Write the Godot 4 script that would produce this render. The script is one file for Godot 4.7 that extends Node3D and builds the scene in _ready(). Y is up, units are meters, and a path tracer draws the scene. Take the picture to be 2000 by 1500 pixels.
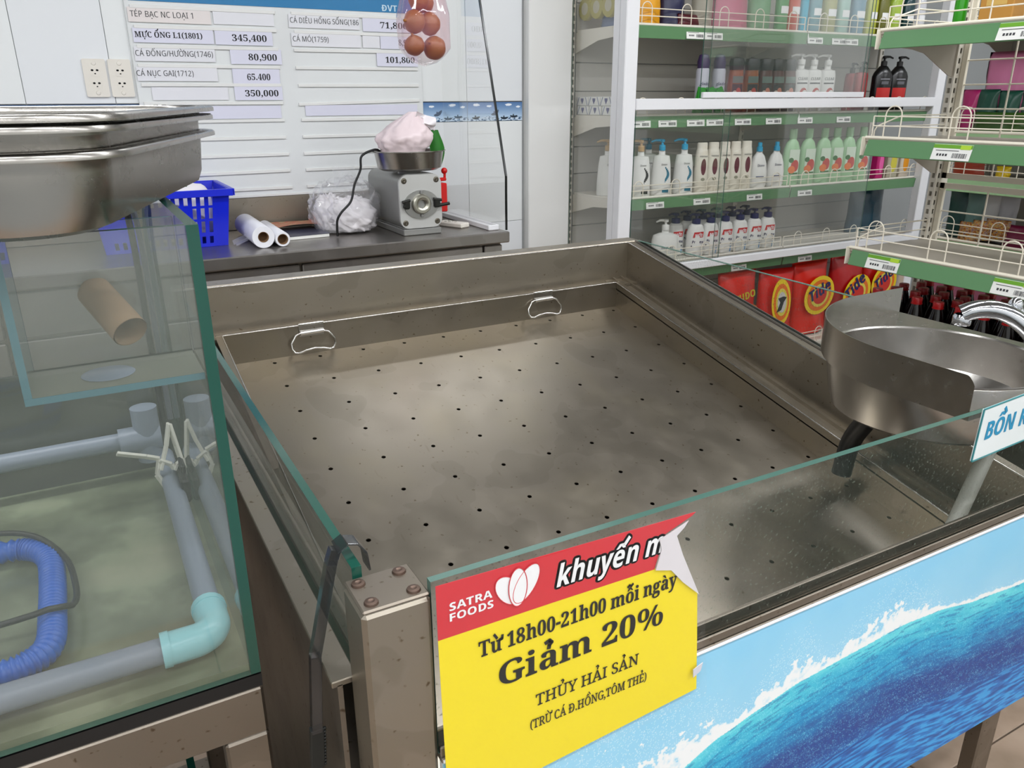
extends Node3D
# A seafood corner of a small supermarket: sloped steel display case with a perforated tray, fish tank on the left,
# prep counter and price board behind, toiletries shelving on the right.

var M := {}
var used := {}
var sans: SystemFont
var sans_b: SystemFont
var serif: SystemFont
var serif_b: SystemFont

func _ready() -> void:
	# ---- camera
	var cam := Camera3D.new()
	cam.fov = 52.35
	cam.position = Vector3(0, 1.30, 0)
	cam.basis = Basis.from_euler(Vector3(-0.350295, -0.502807, -0.004822))
	cam.near = 0.02
	cam.name = "camera"
	add_child(cam)
	cam.current = true
	# ---- environment and exposure
	var we := WorldEnvironment.new()
	var env := Environment.new()
	env.background_mode = Environment.BG_COLOR
	env.background_color = Color(0.02, 0.02, 0.02)
	env.tonemap_mode = Environment.TONE_MAPPER_LINEAR
	env.tonemap_exposure = 1.0
	env.sdfgi_enabled = true
	env.ssao_enabled = true
	env.ssil_enabled = true
	we.environment = env
	we.name = "world_environment"
	add_child(we)
	fonts()
	materials()
	# ---- the lamps of the ceiling and one added wall batten (the room's only light)
	for lz in [-1.15, 0.6, 2.35]:
		for lx in [-1.9, -0.35, 1.2, 2.75, 4.3]:
			ceiling_lamp(lx, lz)
	added_wall_lamp(Vector3(1.6, 2.56, -3.095))
	# ---- the room
	room()
	# ---- large objects
	display_case()
	steel_tray()
	hand_sink()
	fish_tank()
	counter()
	price_board()
	wall_shelving()
	gondola()
	# ---- things on and around them
	sale_sign()
	case_details()
	tank_details()
	counter_things()
	shelf_products()
	gondola_products()

# ------------------------------------------------------------------ helpers
func numbered(n: String) -> String:
	if not used.has(n):
		used[n] = 0
		return n
	used[n] += 1
	return "%s_%03d" % [n, used[n]]

func thing(called: String, label: String, category: String, at := Vector3.ZERO, turn := 0.0, group := "") -> Node3D:
	var o := Node3D.new()
	o.name = numbered(called)
	add_child(o)
	o.position = at
	o.rotation.y = turn
	tag(o, label, category, group)
	return o

func tag(o: Node, label: String, category: String, group := "") -> void:
	o.set_meta("label", label)
	o.set_meta("category", category)
	if group != "":
		o.set_meta("group", group)

func copy(o: Node3D, at: Vector3, turn: float, label: String, group := "") -> Node3D:
	var c: Node3D = o.duplicate()
	c.name = numbered(str(o.name).rstrip("0123456789").rstrip("_") if str(o.name).right(3).is_valid_int() else str(o.name))
	add_child(c)
	c.position = at
	c.rotation.y = turn
	c.set_meta("label", label)
	if group != "":
		c.set_meta("group", group)
	return c

func struct(o: Node3D) -> Node3D:
	o.set_meta("kind", "structure")
	return o

func S() -> SurfaceTool:
	var st := SurfaceTool.new()
	st.begin(Mesh.PRIMITIVE_TRIANGLES)
	st.set_smooth_group(-1)
	return st

func obj(called: String, st: SurfaceTool, m: Material, parent: Node = self) -> MeshInstance3D:
	st.generate_normals()
	return inst(called, st.commit(), m, parent)

func inst(called: String, mesh: Mesh, m: Material, parent: Node = self) -> MeshInstance3D:
	var o := MeshInstance3D.new()
	o.mesh = mesh
	if m:
		o.material_override = m
	o.cast_shadow = GeometryInstance3D.SHADOW_CASTING_SETTING_ON
	if parent == self:
		o.name = numbered(called)
		add_child(o)
	else:
		o.name = called
		parent.add_child(o, true)
	return o

# several looks in one printed piece (price tags, labels)
func multi(called: String, parts: Array, parent: Node) -> MeshInstance3D:
	var am := ArrayMesh.new()
	for p in parts:
		var st: SurfaceTool = p[0]
		st.generate_normals()
		st.set_material(p[1])
		am = st.commit(am)
	return inst(called, am, null, parent)

# polygon turned so that it faces away from "inside"
func face(st: SurfaceTool, pts: Array, inside: Vector3) -> void:
	var c := Vector3.ZERO
	for p in pts:
		c += p
	c /= pts.size()
	var n: Vector3 = (pts[2] - pts[0]).cross(pts[1] - pts[0])
	var q := pts.duplicate()
	if n.dot(c - inside) < 0:
		q.reverse()
	for i in range(1, q.size() - 1):
		st.add_vertex(q[0])
		st.add_vertex(q[i])
		st.add_vertex(q[i + 1])

func bx(st: SurfaceTool, c: Vector3, s: Vector3, bevel := 0.0, b := Basis.IDENTITY) -> void:
	var h := s / 2
	bevel = minf(bevel, minf(h.x, minf(h.y, h.z)) * 0.95)
	st.set_smooth_group(-1)
	if bevel <= 0:
		for ax in 3:
			for sg in [-1.0, 1.0]:
				var pts := []
				for k in [[-1, -1], [1, -1], [1, 1], [-1, 1]]:
					var v := Vector3.ZERO
					v[ax] = sg * h[ax]
					v[(ax + 1) % 3] = k[0] * h[(ax + 1) % 3]
					v[(ax + 2) % 3] = k[1] * h[(ax + 2) % 3]
					pts.append(c + b * v)
				face(st, pts, c)
		return
	var hb := h - Vector3.ONE * bevel
	for ax in 3:
		var a1 := (ax + 1) % 3
		var a2 := (ax + 2) % 3
		for sg in [-1.0, 1.0]:
			var pts := []
			for k in [[-1, -1], [1, -1], [1, 1], [-1, 1]]:
				var v := Vector3.ZERO
				v[ax] = sg * h[ax]
				v[a1] = k[0] * hb[a1]
				v[a2] = k[1] * hb[a2]
				pts.append(c + b * v)
			face(st, pts, c)
		for s1 in [-1.0, 1.0]:
			for s2 in [-1.0, 1.0]:
				var e := []
				for k in [[-1, 0], [1, 0], [1, 1], [-1, 1]]:
					var v := Vector3.ZERO
					v[ax] = k[0] * hb[ax]
					v[a1] = s1 * (h[a1] if k[1] == 0 else hb[a1])
					v[a2] = s2 * (hb[a2] if k[1] == 0 else h[a2])
					e.append(c + b * v)
				face(st, e, c)
	for sx in [-1.0, 1.0]:
		for sy in [-1.0, 1.0]:
			for sz in [-1.0, 1.0]:
				var sv := Vector3(sx, sy, sz)
				face(st, [c + b * (sv * Vector3(h.x, hb.y, hb.z)), c + b * (sv * Vector3(hb.x, h.y, hb.z)), c + b * (sv * Vector3(hb.x, hb.y, h.z))], c)

# box between two corners
func bc(st: SurfaceTool, a: Vector3, b: Vector3, bevel := 0.0) -> void:
	bx(st, (a + b) / 2, (b - a).abs(), bevel)

func bar(st: SurfaceTool, a: Vector3, b: Vector3, w: float, h: float, bevel := 0.0, up := Vector3.UP) -> void:
	var z := (b - a).normalized()
	if absf(up.normalized().dot(z)) > 0.999:
		up = Vector3.RIGHT
	var x := up.cross(z).normalized()
	bx(st, (a + b) / 2, Vector3(w, h, a.distance_to(b)), bevel, Basis(x, z.cross(x), z))

func tube(st: SurfaceTool, pts: Array, r, n := 8, caps := true, flat := 1.0) -> void:
	var rings := []
	var up := Vector3.UP
	for i in pts.size():
		var t: Vector3 = (pts[mini(i + 1, pts.size() - 1)] - pts[maxi(i - 1, 0)]).normalized()
		if i == 0:
			up = Vector3.RIGHT if absf(t.y) > 0.9 else Vector3.UP
		var x := up.cross(t).normalized()
		up = t.cross(x).normalized()
		var rr: float = r[i] if r is Array else r
		var ring := []
		for k in n:
			var a := TAU * k / n
			ring.append(pts[i] + x * cos(a) * rr + up * sin(a) * rr * flat)
		rings.append(ring)
	st.set_smooth_group(1)
	for i in pts.size() - 1:
		var mid: Vector3 = (pts[i] + pts[i + 1]) / 2
		for k in n:
			face(st, [rings[i][k], rings[i][(k + 1) % n], rings[i + 1][(k + 1) % n], rings[i + 1][k]], mid)
	st.set_smooth_group(-1)
	if caps:
		face(st, rings[0], pts[1])
		face(st, rings[-1], pts[-2])

# profile [radius, height] turned about the y axis, squashed by sq, moved by xf
func lathe(st: SurfaceTool, prof: Array, n := 16, xf := Transform3D.IDENTITY, sq := Vector2.ONE, inward := false) -> void:
	var g := 1
	var last := Vector2.ZERO
	for i in prof.size() - 1:
		var a := Vector2(prof[i][0], prof[i][1])
		var b := Vector2(prof[i + 1][0], prof[i + 1][1])
		var d := (b - a).normalized()
		if i > 0 and absf(d.angle_to(last)) > 0.6:
			g += 1
		last = d
		st.set_smooth_group(g)
		for k in n:
			var p := []
			for q in [[a, k], [a, k + 1], [b, k + 1], [b, k]]:
				var an: float = TAU * q[1] / n
				p.append(Vector3(q[0].x * cos(an) * sq.x, q[0].y, q[0].x * sin(an) * sq.y))
			var nn := Vector3(d.y * cos(TAU * (k + 0.5) / n), -d.x, d.y * sin(TAU * (k + 0.5) / n))
			if a.x < 1e-6:
				p.remove_at(1)
			elif b.x < 1e-6:
				p.remove_at(3)
			var c: Vector3 = (p[0] + p[1] + p[2]) / 3
			if inward:
				nn = -nn
			var q2 := []
			for v in p:
				q2.append(xf * v)
			face(st, q2, xf * (c - nn))
	st.set_smooth_group(-1)

# flat outline pushed out along z from z0 to z1
func prism(st: SurfaceTool, poly: PackedVector2Array, z0: float, z1: float, xf := Transform3D.IDENTITY, smooth := false) -> void:
	var idx := Geometry2D.triangulate_polygon(poly)
	var mid := Vector3(0, 0, (z0 + z1) / 2)
	for i in range(0, idx.size(), 3):
		for z in [z0, z1]:
			var p := []
			var c := Vector3.ZERO
			for k in 3:
				var v := poly[idx[i + k]]
				c += Vector3(v.x, v.y, z) / 3
				p.append(xf * Vector3(v.x, v.y, z))
			face(st, p, xf * Vector3(c.x, c.y, mid.z))
	var cw := Geometry2D.is_polygon_clockwise(poly)
	if smooth:
		st.set_smooth_group(1)
	for i in poly.size():
		var a := poly[i]
		var b := poly[(i + 1) % poly.size()]
		var n := Vector2((b - a).y, -(b - a).x).normalized()
		if cw:
			n = -n
		var c := (a + b) / 2 - n * 0.001
		face(st, [xf * Vector3(a.x, a.y, z0), xf * Vector3(b.x, b.y, z0), xf * Vector3(b.x, b.y, z1), xf * Vector3(a.x, a.y, z1)], xf * Vector3(c.x, c.y, mid.z))
	st.set_smooth_group(-1)

func rrect(w: float, h: float, r: float, n := 4) -> PackedVector2Array:
	var p := PackedVector2Array()
	for q in 4:
		var c := Vector2((w / 2 - r) * [1, -1, -1, 1][q], (h / 2 - r) * [1, 1, -1, -1][q])
		for k in n + 1:
			p.append(c + Vector2.from_angle(PI / 2 * (q + float(k) / n)) * r)
	return p

func ngon(r: float, n: int, sx := 1.0, sy := 1.0) -> PackedVector2Array:
	var p := PackedVector2Array()
	for k in n:
		p.append(Vector2(cos(TAU * k / n) * r * sx, sin(TAU * k / n) * r * sy))
	return p

# surface from a function of u, v in 0..1
func surf(st: SurfaceTool, nu: int, nv: int, f: Callable, flip := false, uv := false) -> void:
	var g := []
	for j in nv + 1:
		var row := []
		for i in nu + 1:
			row.append(f.call(float(i) / nu, float(j) / nv))
		g.append(row)
	st.set_smooth_group(1)
	for j in nv:
		for i in nu:
			var q := [[i, j], [i + 1, j], [i + 1, j + 1], [i, j], [i + 1, j + 1], [i, j + 1]]
			if flip:
				q.reverse()
			for k in q:
				if uv:
					st.set_uv(Vector2(float(k[0]) / nu, 1.0 - float(k[1]) / nv))
				st.add_vertex(g[k[1]][k[0]])
	st.set_smooth_group(-1)

# crumpled closed shape: an ellipsoid pushed about by noise
func blob(st: SurfaceTool, c: Vector3, r: Vector3, bump: float, freq: float, sd: int, e := 1.0, nu := 28, nv := 18, flat_bottom := true) -> void:
	var nz := FastNoiseLite.new()
	nz.seed = sd
	nz.frequency = freq
	nz.fractal_type = FastNoiseLite.FRACTAL_RIDGED
	nz.fractal_octaves = 3
	surf(st, nu, nv, func(u: float, v: float) -> Vector3:
		var a := TAU * fmod(u, 1.0)
		var b := PI * (v - 0.5)
		var d := Vector3(signf(cos(b)) * pow(absf(cos(b)), e) * cos(a), signf(sin(b)) * pow(absf(sin(b)), e), pow(absf(cos(b)), e) * sin(a))
		var p := d * r * (1.0 + bump * nz.get_noise_3dv(d * 10.0))
		if flat_bottom:
			p.y = maxf(p.y, -r.y * 0.82)
		return c + p, false)

# Vietnamese letters: what the fonts lack is a base letter plus strokes
const VN := {"ạ": "a.", "Ạ": "A.", "Ự": "Uh.", "Ố": "Ô'", "Ồ": "Ô`", "Ổ": "Ô?", "Ư": "Uh", "Ờ": "Oh`", "Ụ": "U.", "ế": "ê'", "ừ": "uh`", "ỗ": "ô~", "ả": "a?",
	"Ủ": "U?", "Ả": "A?", "Ừ": "Uh`", "Ẻ": "E?", "Ử": "Uh?", "Ớ": "Oh'"}

func stroke(st: SurfaceTool, pts: Array, w: float) -> void:
	for i in pts.size() - 1:
		var a := Vector3(pts[i][0], pts[i][1], 0)
		var b := Vector3(pts[i + 1][0], pts[i + 1][1], 0)
		var d := (b - a).normalized() * w * 0.25
		bar(st, a - d, b + d, 0.02, w, 0, Vector3(-d.y, d.x, 0).normalized())

# lettering as one mesh, scaled to a width (and, with cap > 0, to a height of the capitals); "at" is the left end of its baseline
func text_mesh(s: String, font: Font, width: float, depth := 0.0004, lean := 0.0, cap := 0.0, grow := 0.0) -> ArrayMesh:
	var plain := ""
	var marks := []
	for ch in s:
		marks.append(VN[ch].substr(1) if VN.has(ch) else "")
		plain += VN[ch][0] if VN.has(ch) else ch
	var st := S()
	var t := TextMesh.new()
	t.text = plain
	t.font = font
	t.font_size = 64
	t.pixel_size = 0.001
	t.depth = 0.02
	t.curve_step = 4.0
	t.horizontal_alignment = HORIZONTAL_ALIGNMENT_LEFT
	t.vertical_alignment = VERTICAL_ALIGNMENT_BOTTOM
	var bb := t.get_aabb()
	var k := width / bb.size.x
	var ky := cap / 0.046 if cap > 0 else k
	var fit := Transform3D(Basis(Vector3(k, 0, 0), Vector3(lean * ky, ky, 0), Vector3(0, 0, depth / 0.02)), Vector3.ZERO) * Transform3D(Basis.IDENTITY, Vector3(-bb.position.x, -0.016, 0))
	var w := 0.0085 if font.font_weight > 500 else 0.0055
	var ms := S()
	var any := false
	for i in plain.length():
		if marks[i] == "":
			continue
		any = true
		var x0 := font.get_string_size(plain.substr(0, i), HORIZONTAL_ALIGNMENT_LEFT, -1, 64).x * 0.001
		var x1 := font.get_string_size(plain.substr(0, i + 1), HORIZONTAL_ALIGNMENT_LEFT, -1, 64).x * 0.001
		var c := (x0 + x1) / 2
		var big := plain[i] == plain[i].to_upper()
		var top := 0.062 if big else 0.051
		var hat: bool = plain[i] in ["Ô", "ô", "ê", "Ê"]
		var m: String = marks[i]
		if "h" in m:
			stroke(ms, [[x1 - 0.008, top - 0.003], [x1 + 0.001, top - 0.001], [x1 + 0.002, top + 0.008]], w)
		var y := top + (0.011 if hat else 0.005)
		if hat:
			c += 0.013
		if "'" in m:
			stroke(ms, [[c - 0.004, y], [c + 0.005, y + 0.012]], w)
		if "`" in m:
			stroke(ms, [[c + 0.003, y], [c - 0.006, y + 0.012]], w)
		if "?" in m:
			stroke(ms, [[c - 0.006, y + 0.012], [c + 0.001, y + 0.015], [c + 0.005, y + 0.010], [c + 0.001, y + 0.006], [c, y]], w * 0.8)
		if "~" in m:
			c -= 0.013
			stroke(ms, [[c - 0.011, y + 0.006], [c - 0.004, y + 0.011], [c + 0.004, y + 0.007], [c + 0.011, y + 0.012]], w * 0.8)
		if "." in m:
			stroke(ms, [[c - 0.003, 0.005], [c + 0.003, 0.005]], w * 1.1)
	var extra: ArrayMesh = null
	if any:
		ms.generate_normals()
		extra = ms.commit()
	var offs := [Vector3.ZERO]
	if grow > 0:
		offs = []
		for a in 12:
			offs.append(Vector3(cos(TAU * a / 12), sin(TAU * a / 12), 0) * grow)
	var res := ArrayMesh.new()
	for src in [t, extra]:
		if src:
			var out := SurfaceTool.new()
			out.begin(Mesh.PRIMITIVE_TRIANGLES)
			for o in offs:
				out.append_from(src, 0, Transform3D(fit.basis, fit.origin + o))
			res = out.commit(res)
	return res

func text(s: String, font: Font, width: float, at: Vector3, b: Basis, m: Material, parent: Node, called := "lettering", depth := 0.0004, lean := 0.0, cap := 0.0, grow := 0.0) -> MeshInstance3D:
	var o := inst(called, text_mesh(s, font, width, depth, lean, cap, grow), m, parent)
	o.transform = Transform3D(b, at)
	return o

func fonts() -> void:
	sans = SystemFont.new()
	sans.font_names = PackedStringArray(["Droid Sans"])
	sans_b = SystemFont.new()
	sans_b.font_names = PackedStringArray(["Droid Sans"])
	sans_b.font_weight = 700
	serif = SystemFont.new()
	serif.font_names = PackedStringArray(["Droid Serif"])
	serif_b = SystemFont.new()
	serif_b.font_names = PackedStringArray(["Droid Serif"])
	serif_b.font_weight = 700

func noise_tex(freq: float, ramp: Array, sd := 1, size := 512, octaves := 4, normal := 0.0, cell := false) -> NoiseTexture2D:
	var n := FastNoiseLite.new()
	n.seed = sd
	n.frequency = freq
	n.fractal_octaves = octaves
	n.noise_type = FastNoiseLite.TYPE_CELLULAR if cell else FastNoiseLite.TYPE_SIMPLEX_SMOOTH
	var t := NoiseTexture2D.new()
	t.width = size
	t.height = size
	t.seamless = true
	t.noise = n
	if normal > 0:
		t.as_normal_map = true
		t.bump_strength = normal
	if ramp.size():
		var g := Gradient.new()
		g.offsets = PackedFloat32Array(ramp.map(func(q): return q[0]))
		g.colors = PackedColorArray(ramp.map(func(q): return q[1]))
		t.color_ramp = g
	return t

func mat(c: Color, rough := 0.5, metal := 0.0) -> StandardMaterial3D:
	var m := StandardMaterial3D.new()
	m.albedo_color = c
	m.roughness = rough
	m.metallic = metal
	return m

func gl(c: Color, a: float, rough := 0.0) -> StandardMaterial3D:
	var m := mat(Color(c.r, c.g, c.b, a), rough)
	m.transparency = BaseMaterial3D.TRANSPARENCY_ALPHA
	return m

func tri_map(m: StandardMaterial3D, scale: Vector3) -> StandardMaterial3D:
	m.uv1_triplanar = true
	m.uv1_world_triplanar = true
	m.uv1_scale = scale
	return m

# ------------------------------------------------------------------ materials
func steel(base: Color, rough: float, sd: int, spots := 0.0) -> StandardMaterial3D:
	# stainless sheet: uneven gloss, faint water marks and small tarnish specks as patches of their own
	var m := mat(base, 1.0, 0.93)
	m.roughness_texture = noise_tex(0.012, [[0.0, Color.WHITE * (rough - 0.03)], [0.5, Color.WHITE * rough], [1.0, Color.WHITE * (rough + 0.05)]], sd, 512, 5)
	m.albedo_texture = noise_tex(0.004, [[0.0, Color(0.91, 0.90, 0.885)], [0.36, Color(0.945, 0.935, 0.92)], [0.375, Color(0.985, 0.975, 0.965)], [0.6, Color(0.985, 0.975, 0.96)], [1.0, Color(1, 0.985, 0.95)]], sd + 5, 512, 4)
	if spots > 0:
		m.detail_enabled = true
		m.detail_blend_mode = BaseMaterial3D.BLEND_MODE_MUL
		m.detail_albedo = noise_tex(0.09, [[0.0, Color(0.62, 0.57, 0.5)], [0.10, Color(0.75, 0.70, 0.64)], [0.15, Color.WHITE], [1.0, Color.WHITE]], sd + 9, 512, 2)
	return tri_map(m, Vector3(1.6, 1.6, 1.6))

func clean_steel(base: Color, rough: float, sd: int) -> StandardMaterial3D:
	# drawn sheet with fine scratches in its gloss only
	var m := mat(base, 1.0, 1.0)
	m.roughness_texture = noise_tex(0.03, [[0.0, Color.WHITE * (rough - 0.03)], [0.5, Color.WHITE * rough], [1.0, Color.WHITE * (rough + 0.06)]], sd, 512, 5)
	m.detail_enabled = true
	m.detail_blend_mode = BaseMaterial3D.BLEND_MODE_MUL
	m.detail_albedo = noise_tex(0.06, [[0.0, Color(0.62, 0.57, 0.5)], [0.07, Color(0.8, 0.77, 0.72)], [0.11, Color.WHITE], [1.0, Color.WHITE]], sd + 9, 512, 3)
	return tri_map(m, Vector3(2, 2, 2))

func materials() -> void:
	M.steel = steel(Color(0.62, 0.61, 0.60), 0.34, 3)
	M.steel_bright = clean_steel(Color(0.74, 0.73, 0.71), 0.22, 7)
	M.steel_tray = steel(Color(0.61, 0.585, 0.54), 0.31, 21, 1.0)
	M.steel_case = steel(Color(0.61, 0.585, 0.54), 0.40, 31, 1.0)
	M.steel_dull = steel(Color(0.56, 0.53, 0.49), 0.42, 41, 1.0)
	M.steel_pan = clean_steel(Color(0.64, 0.625, 0.60), 0.26, 51)
	M.steel_sink = clean_steel(Color(0.68, 0.665, 0.645), 0.24, 61)
	M.chrome = mat(Color(0.82, 0.83, 0.85), 0.12, 1.0)
	M.cast = mat(Color(0.58, 0.58, 0.57), 0.42, 0.6)
	M.screw = mat(Color(0.42, 0.35, 0.31), 0.45, 0.9)
	M.dark = mat(Color(0.05, 0.05, 0.05), 0.6)
	M.black_rubber = mat(Color(0.03, 0.03, 0.035), 0.45)
	M.hole = mat(Color(0.02, 0.02, 0.02), 0.9)  # near-black that stands for shade in the socket openings
	M.glass = gl(Color(0.45, 0.58, 0.53), 0.07)
	M.glass_clear = gl(Color(0.66, 0.73, 0.70), 0.025)
	M.glass_edge = mat(Color(0.10, 0.30, 0.25), 0.12)
	M.glass_edge_dim = mat(Color(0.27, 0.40, 0.36), 0.2)
	M.glass_edge_blue = mat(Color(0.28, 0.46, 0.50), 0.2)
	var dirty := gl(Color(0.40, 0.45, 0.40), 1.0)
	dirty.albedo_texture = noise_tex(0.10, [[0.0, Color(1, 1, 1, 0.04)], [0.6, Color(1, 1, 1, 0.07)], [0.80, Color(1.2, 1.2, 1.2, 0.10)], [0.84, Color(1.5, 1.5, 1.5, 0.45)], [1.0, Color(1.6, 1.6, 1.6, 0.6)]], 77, 512, 3)
	M.glass_front = tri_map(dirty, Vector3(3, 3, 3))
	var tankg := gl(Color(0.50, 0.54, 0.48), 0.105)
	M.glass_tank = tankg
	M.paint_white = mat(Color(0.90, 0.90, 0.89), 0.55)
	M.wall_white = mat(Color(0.86, 0.86, 0.85), 0.8)
	M.ceiling = mat(Color(0.50, 0.49, 0.47), 0.9)
	M.tile = mat(Color(0.89, 0.90, 0.90), 0.14)
	M.tile2 = mat(Color(0.88, 0.89, 0.90), 0.18)
	M.grout = mat(Color(0.60, 0.61, 0.61), 0.8)
	var ft := mat(Color(1, 1, 1), 0.3)
	ft.albedo_texture = noise_tex(0.01, [[0.0, Color(0.55, 0.48, 0.41)], [0.5, Color(0.64, 0.56, 0.49)], [1.0, Color(0.70, 0.62, 0.55)]], 9, 512, 5)
	M.floor_tile = tri_map(ft, Vector3(1, 1, 1))
	M.white_plastic = mat(Color(0.90, 0.90, 0.88), 0.35)
	M.cream = mat(Color(0.88, 0.86, 0.82), 0.4)
	M.card = mat(Color(0.87, 0.87, 0.89), 0.4)
	M.card_warm = mat(Color(0.88, 0.85, 0.84), 0.45)
	M.card_blue = mat(Color(0.84, 0.84, 0.90), 0.35)
	M.board = mat(Color(0.86, 0.87, 0.87), 0.16)
	M.lip = mat(Color(0.88, 0.88, 0.87), 0.18)
	M.header = mat(Color(0.03, 0.45, 0.66), 0.3)
	M.ink = mat(Color(0.03, 0.03, 0.035), 0.7)
	M.ink_soft = mat(Color(0.22, 0.22, 0.23), 0.6)
	M.white_ink = mat(Color(0.92, 0.92, 0.92), 0.5)
	M.red = mat(Color(0.80, 0.06, 0.05), 0.35)
	M.yellow = mat(Color(0.93, 0.84, 0.08), 0.45)
	M.sign_red = mat(Color(0.80, 0.16, 0.20), 0.45)
	M.sleeve = gl(Color(0.9, 0.9, 0.9), 0.015, 0.02)
	M.sleeve.metallic_specular = 0.25
	M.green_rail = mat(Color(0.36, 0.53, 0.36), 0.35)
	M.shelf_white = mat(Color(0.87, 0.85, 0.80), 0.4)
	M.shelf_grey = mat(Color(0.66, 0.63, 0.58), 0.4)
	M.frame_white = mat(Color(0.90, 0.90, 0.91), 0.35)
	M.back_panel = mat(Color(0.70, 0.69, 0.66), 0.6)
	M.wire = mat(Color(0.90, 0.87, 0.80), 0.35)
	M.pvc = mat(Color(0.48, 0.52, 0.57), 0.38)
	M.pvc_light = mat(Color(0.55, 0.78, 0.80), 0.3)
	M.hose_blue = mat(Color(0.01, 0.33, 0.70), 0.32)
	M.tie = mat(Color(0.85, 0.85, 0.80), 0.4)
	M.basket = mat(Color(0.02, 0.12, 0.78), 0.32)
	M.bag_clear = gl(Color(0.93, 0.93, 0.95), 0.16, 0.05)
	M.bag_white = mat(Color(0.92, 0.90, 0.91), 0.35)
	M.bag_white.backlight = Color(0.35, 0.33, 0.33)
	M.bag_blush = mat(Color(0.90, 0.83, 0.84), 0.35)
	M.bag_blush.backlight = Color(0.35, 0.31, 0.31)
	M.bag_pink = gl(Color(0.80, 0.42, 0.55), 0.17, 0.06)
	M.leaf = mat(Color(0.08, 0.42, 0.03), 0.5)
	M.roll = mat(Color(0.90, 0.90, 0.92), 0.3)
	M.cardboard = mat(Color(0.42, 0.31, 0.20), 0.8)
	M.onion = mat(Color(0.56, 0.35, 0.11), 0.42)
	M.lamp = mat(Color(1, 1, 1), 0.5)
	M.lamp.emission_enabled = true
	M.lamp.emission = Color(0.975, 0.985, 1.0)
	M.lamp.emission_energy_multiplier = 3.0

# ------------------------------------------------------------------ lamps and room
func ceiling_lamp(x: float, z: float) -> void:
	var t := thing("ceiling_lamp", "white fluorescent twin-tube lamp on the ceiling", "lamp", Vector3(x, 2.84, z), 0, "ceiling lamps")
	var st := S()
	bx(st, Vector3(0, 0.03, 0), Vector3(1.24, 0.055, 0.16), 0.008)
	obj("lamp_body", st, M.paint_white, t)
	for s in [-1.0, 1.0]:
		var q := S()
		tube(q, [Vector3(-0.6, -0.018, s * 0.045), Vector3(0.6, -0.018, s * 0.045)], 0.014, 10)
		obj("lamp_tube", q, M.lamp, t)
	var l := AreaLight3D.new()
	l.name = "lamp_light"
	l.area_size = Vector2(1.2, 0.14)
	l.light_color = Color(0.975, 0.985, 1.0)
	l.light_energy = 2.0
	l.area_range = 12.0
	l.shadow_enabled = true
	l.position = Vector3(0, -0.045, 0)
	l.rotation.x = -PI / 2
	t.add_child(l)

func added_wall_lamp(at: Vector3) -> void:  # added batten out of view: bright patch on the tray, lift for the back
	var t := thing("added_wall_lamp", "added white fluorescent batten out of view on the tiled wall above the counter", "lamp", at)
	var st := S()
	bx(st, Vector3(0, 0, 0.022), Vector3(1.24, 0.07, 0.04), 0.008)
	obj("lamp_body", st, M.paint_white, t)
	var q := S()
	tube(q, [Vector3(-0.6, -0.02, 0.062), Vector3(0.6, -0.02, 0.062)], 0.014, 10)
	obj("lamp_tube", q, M.lamp, t)
	var l := AreaLight3D.new()
	l.name = "lamp_light"
	l.area_size = Vector2(1.2, 0.05)
	l.light_color = Color(0.975, 0.985, 1.0)
	l.light_energy = 0.30
	l.area_range = 12.0
	l.shadow_enabled = true
	l.transform = Transform3D(Basis.looking_at(Vector3(0, -0.6, 0.8)), Vector3(0, -0.045, 0.085))
	t.add_child(l)

func slab(called: String, a: Vector3, b: Vector3, m: Material) -> MeshInstance3D:
	var st := S()
	bc(st, a, b)
	var o := obj(called, st, m)
	struct(o)
	return o

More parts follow.
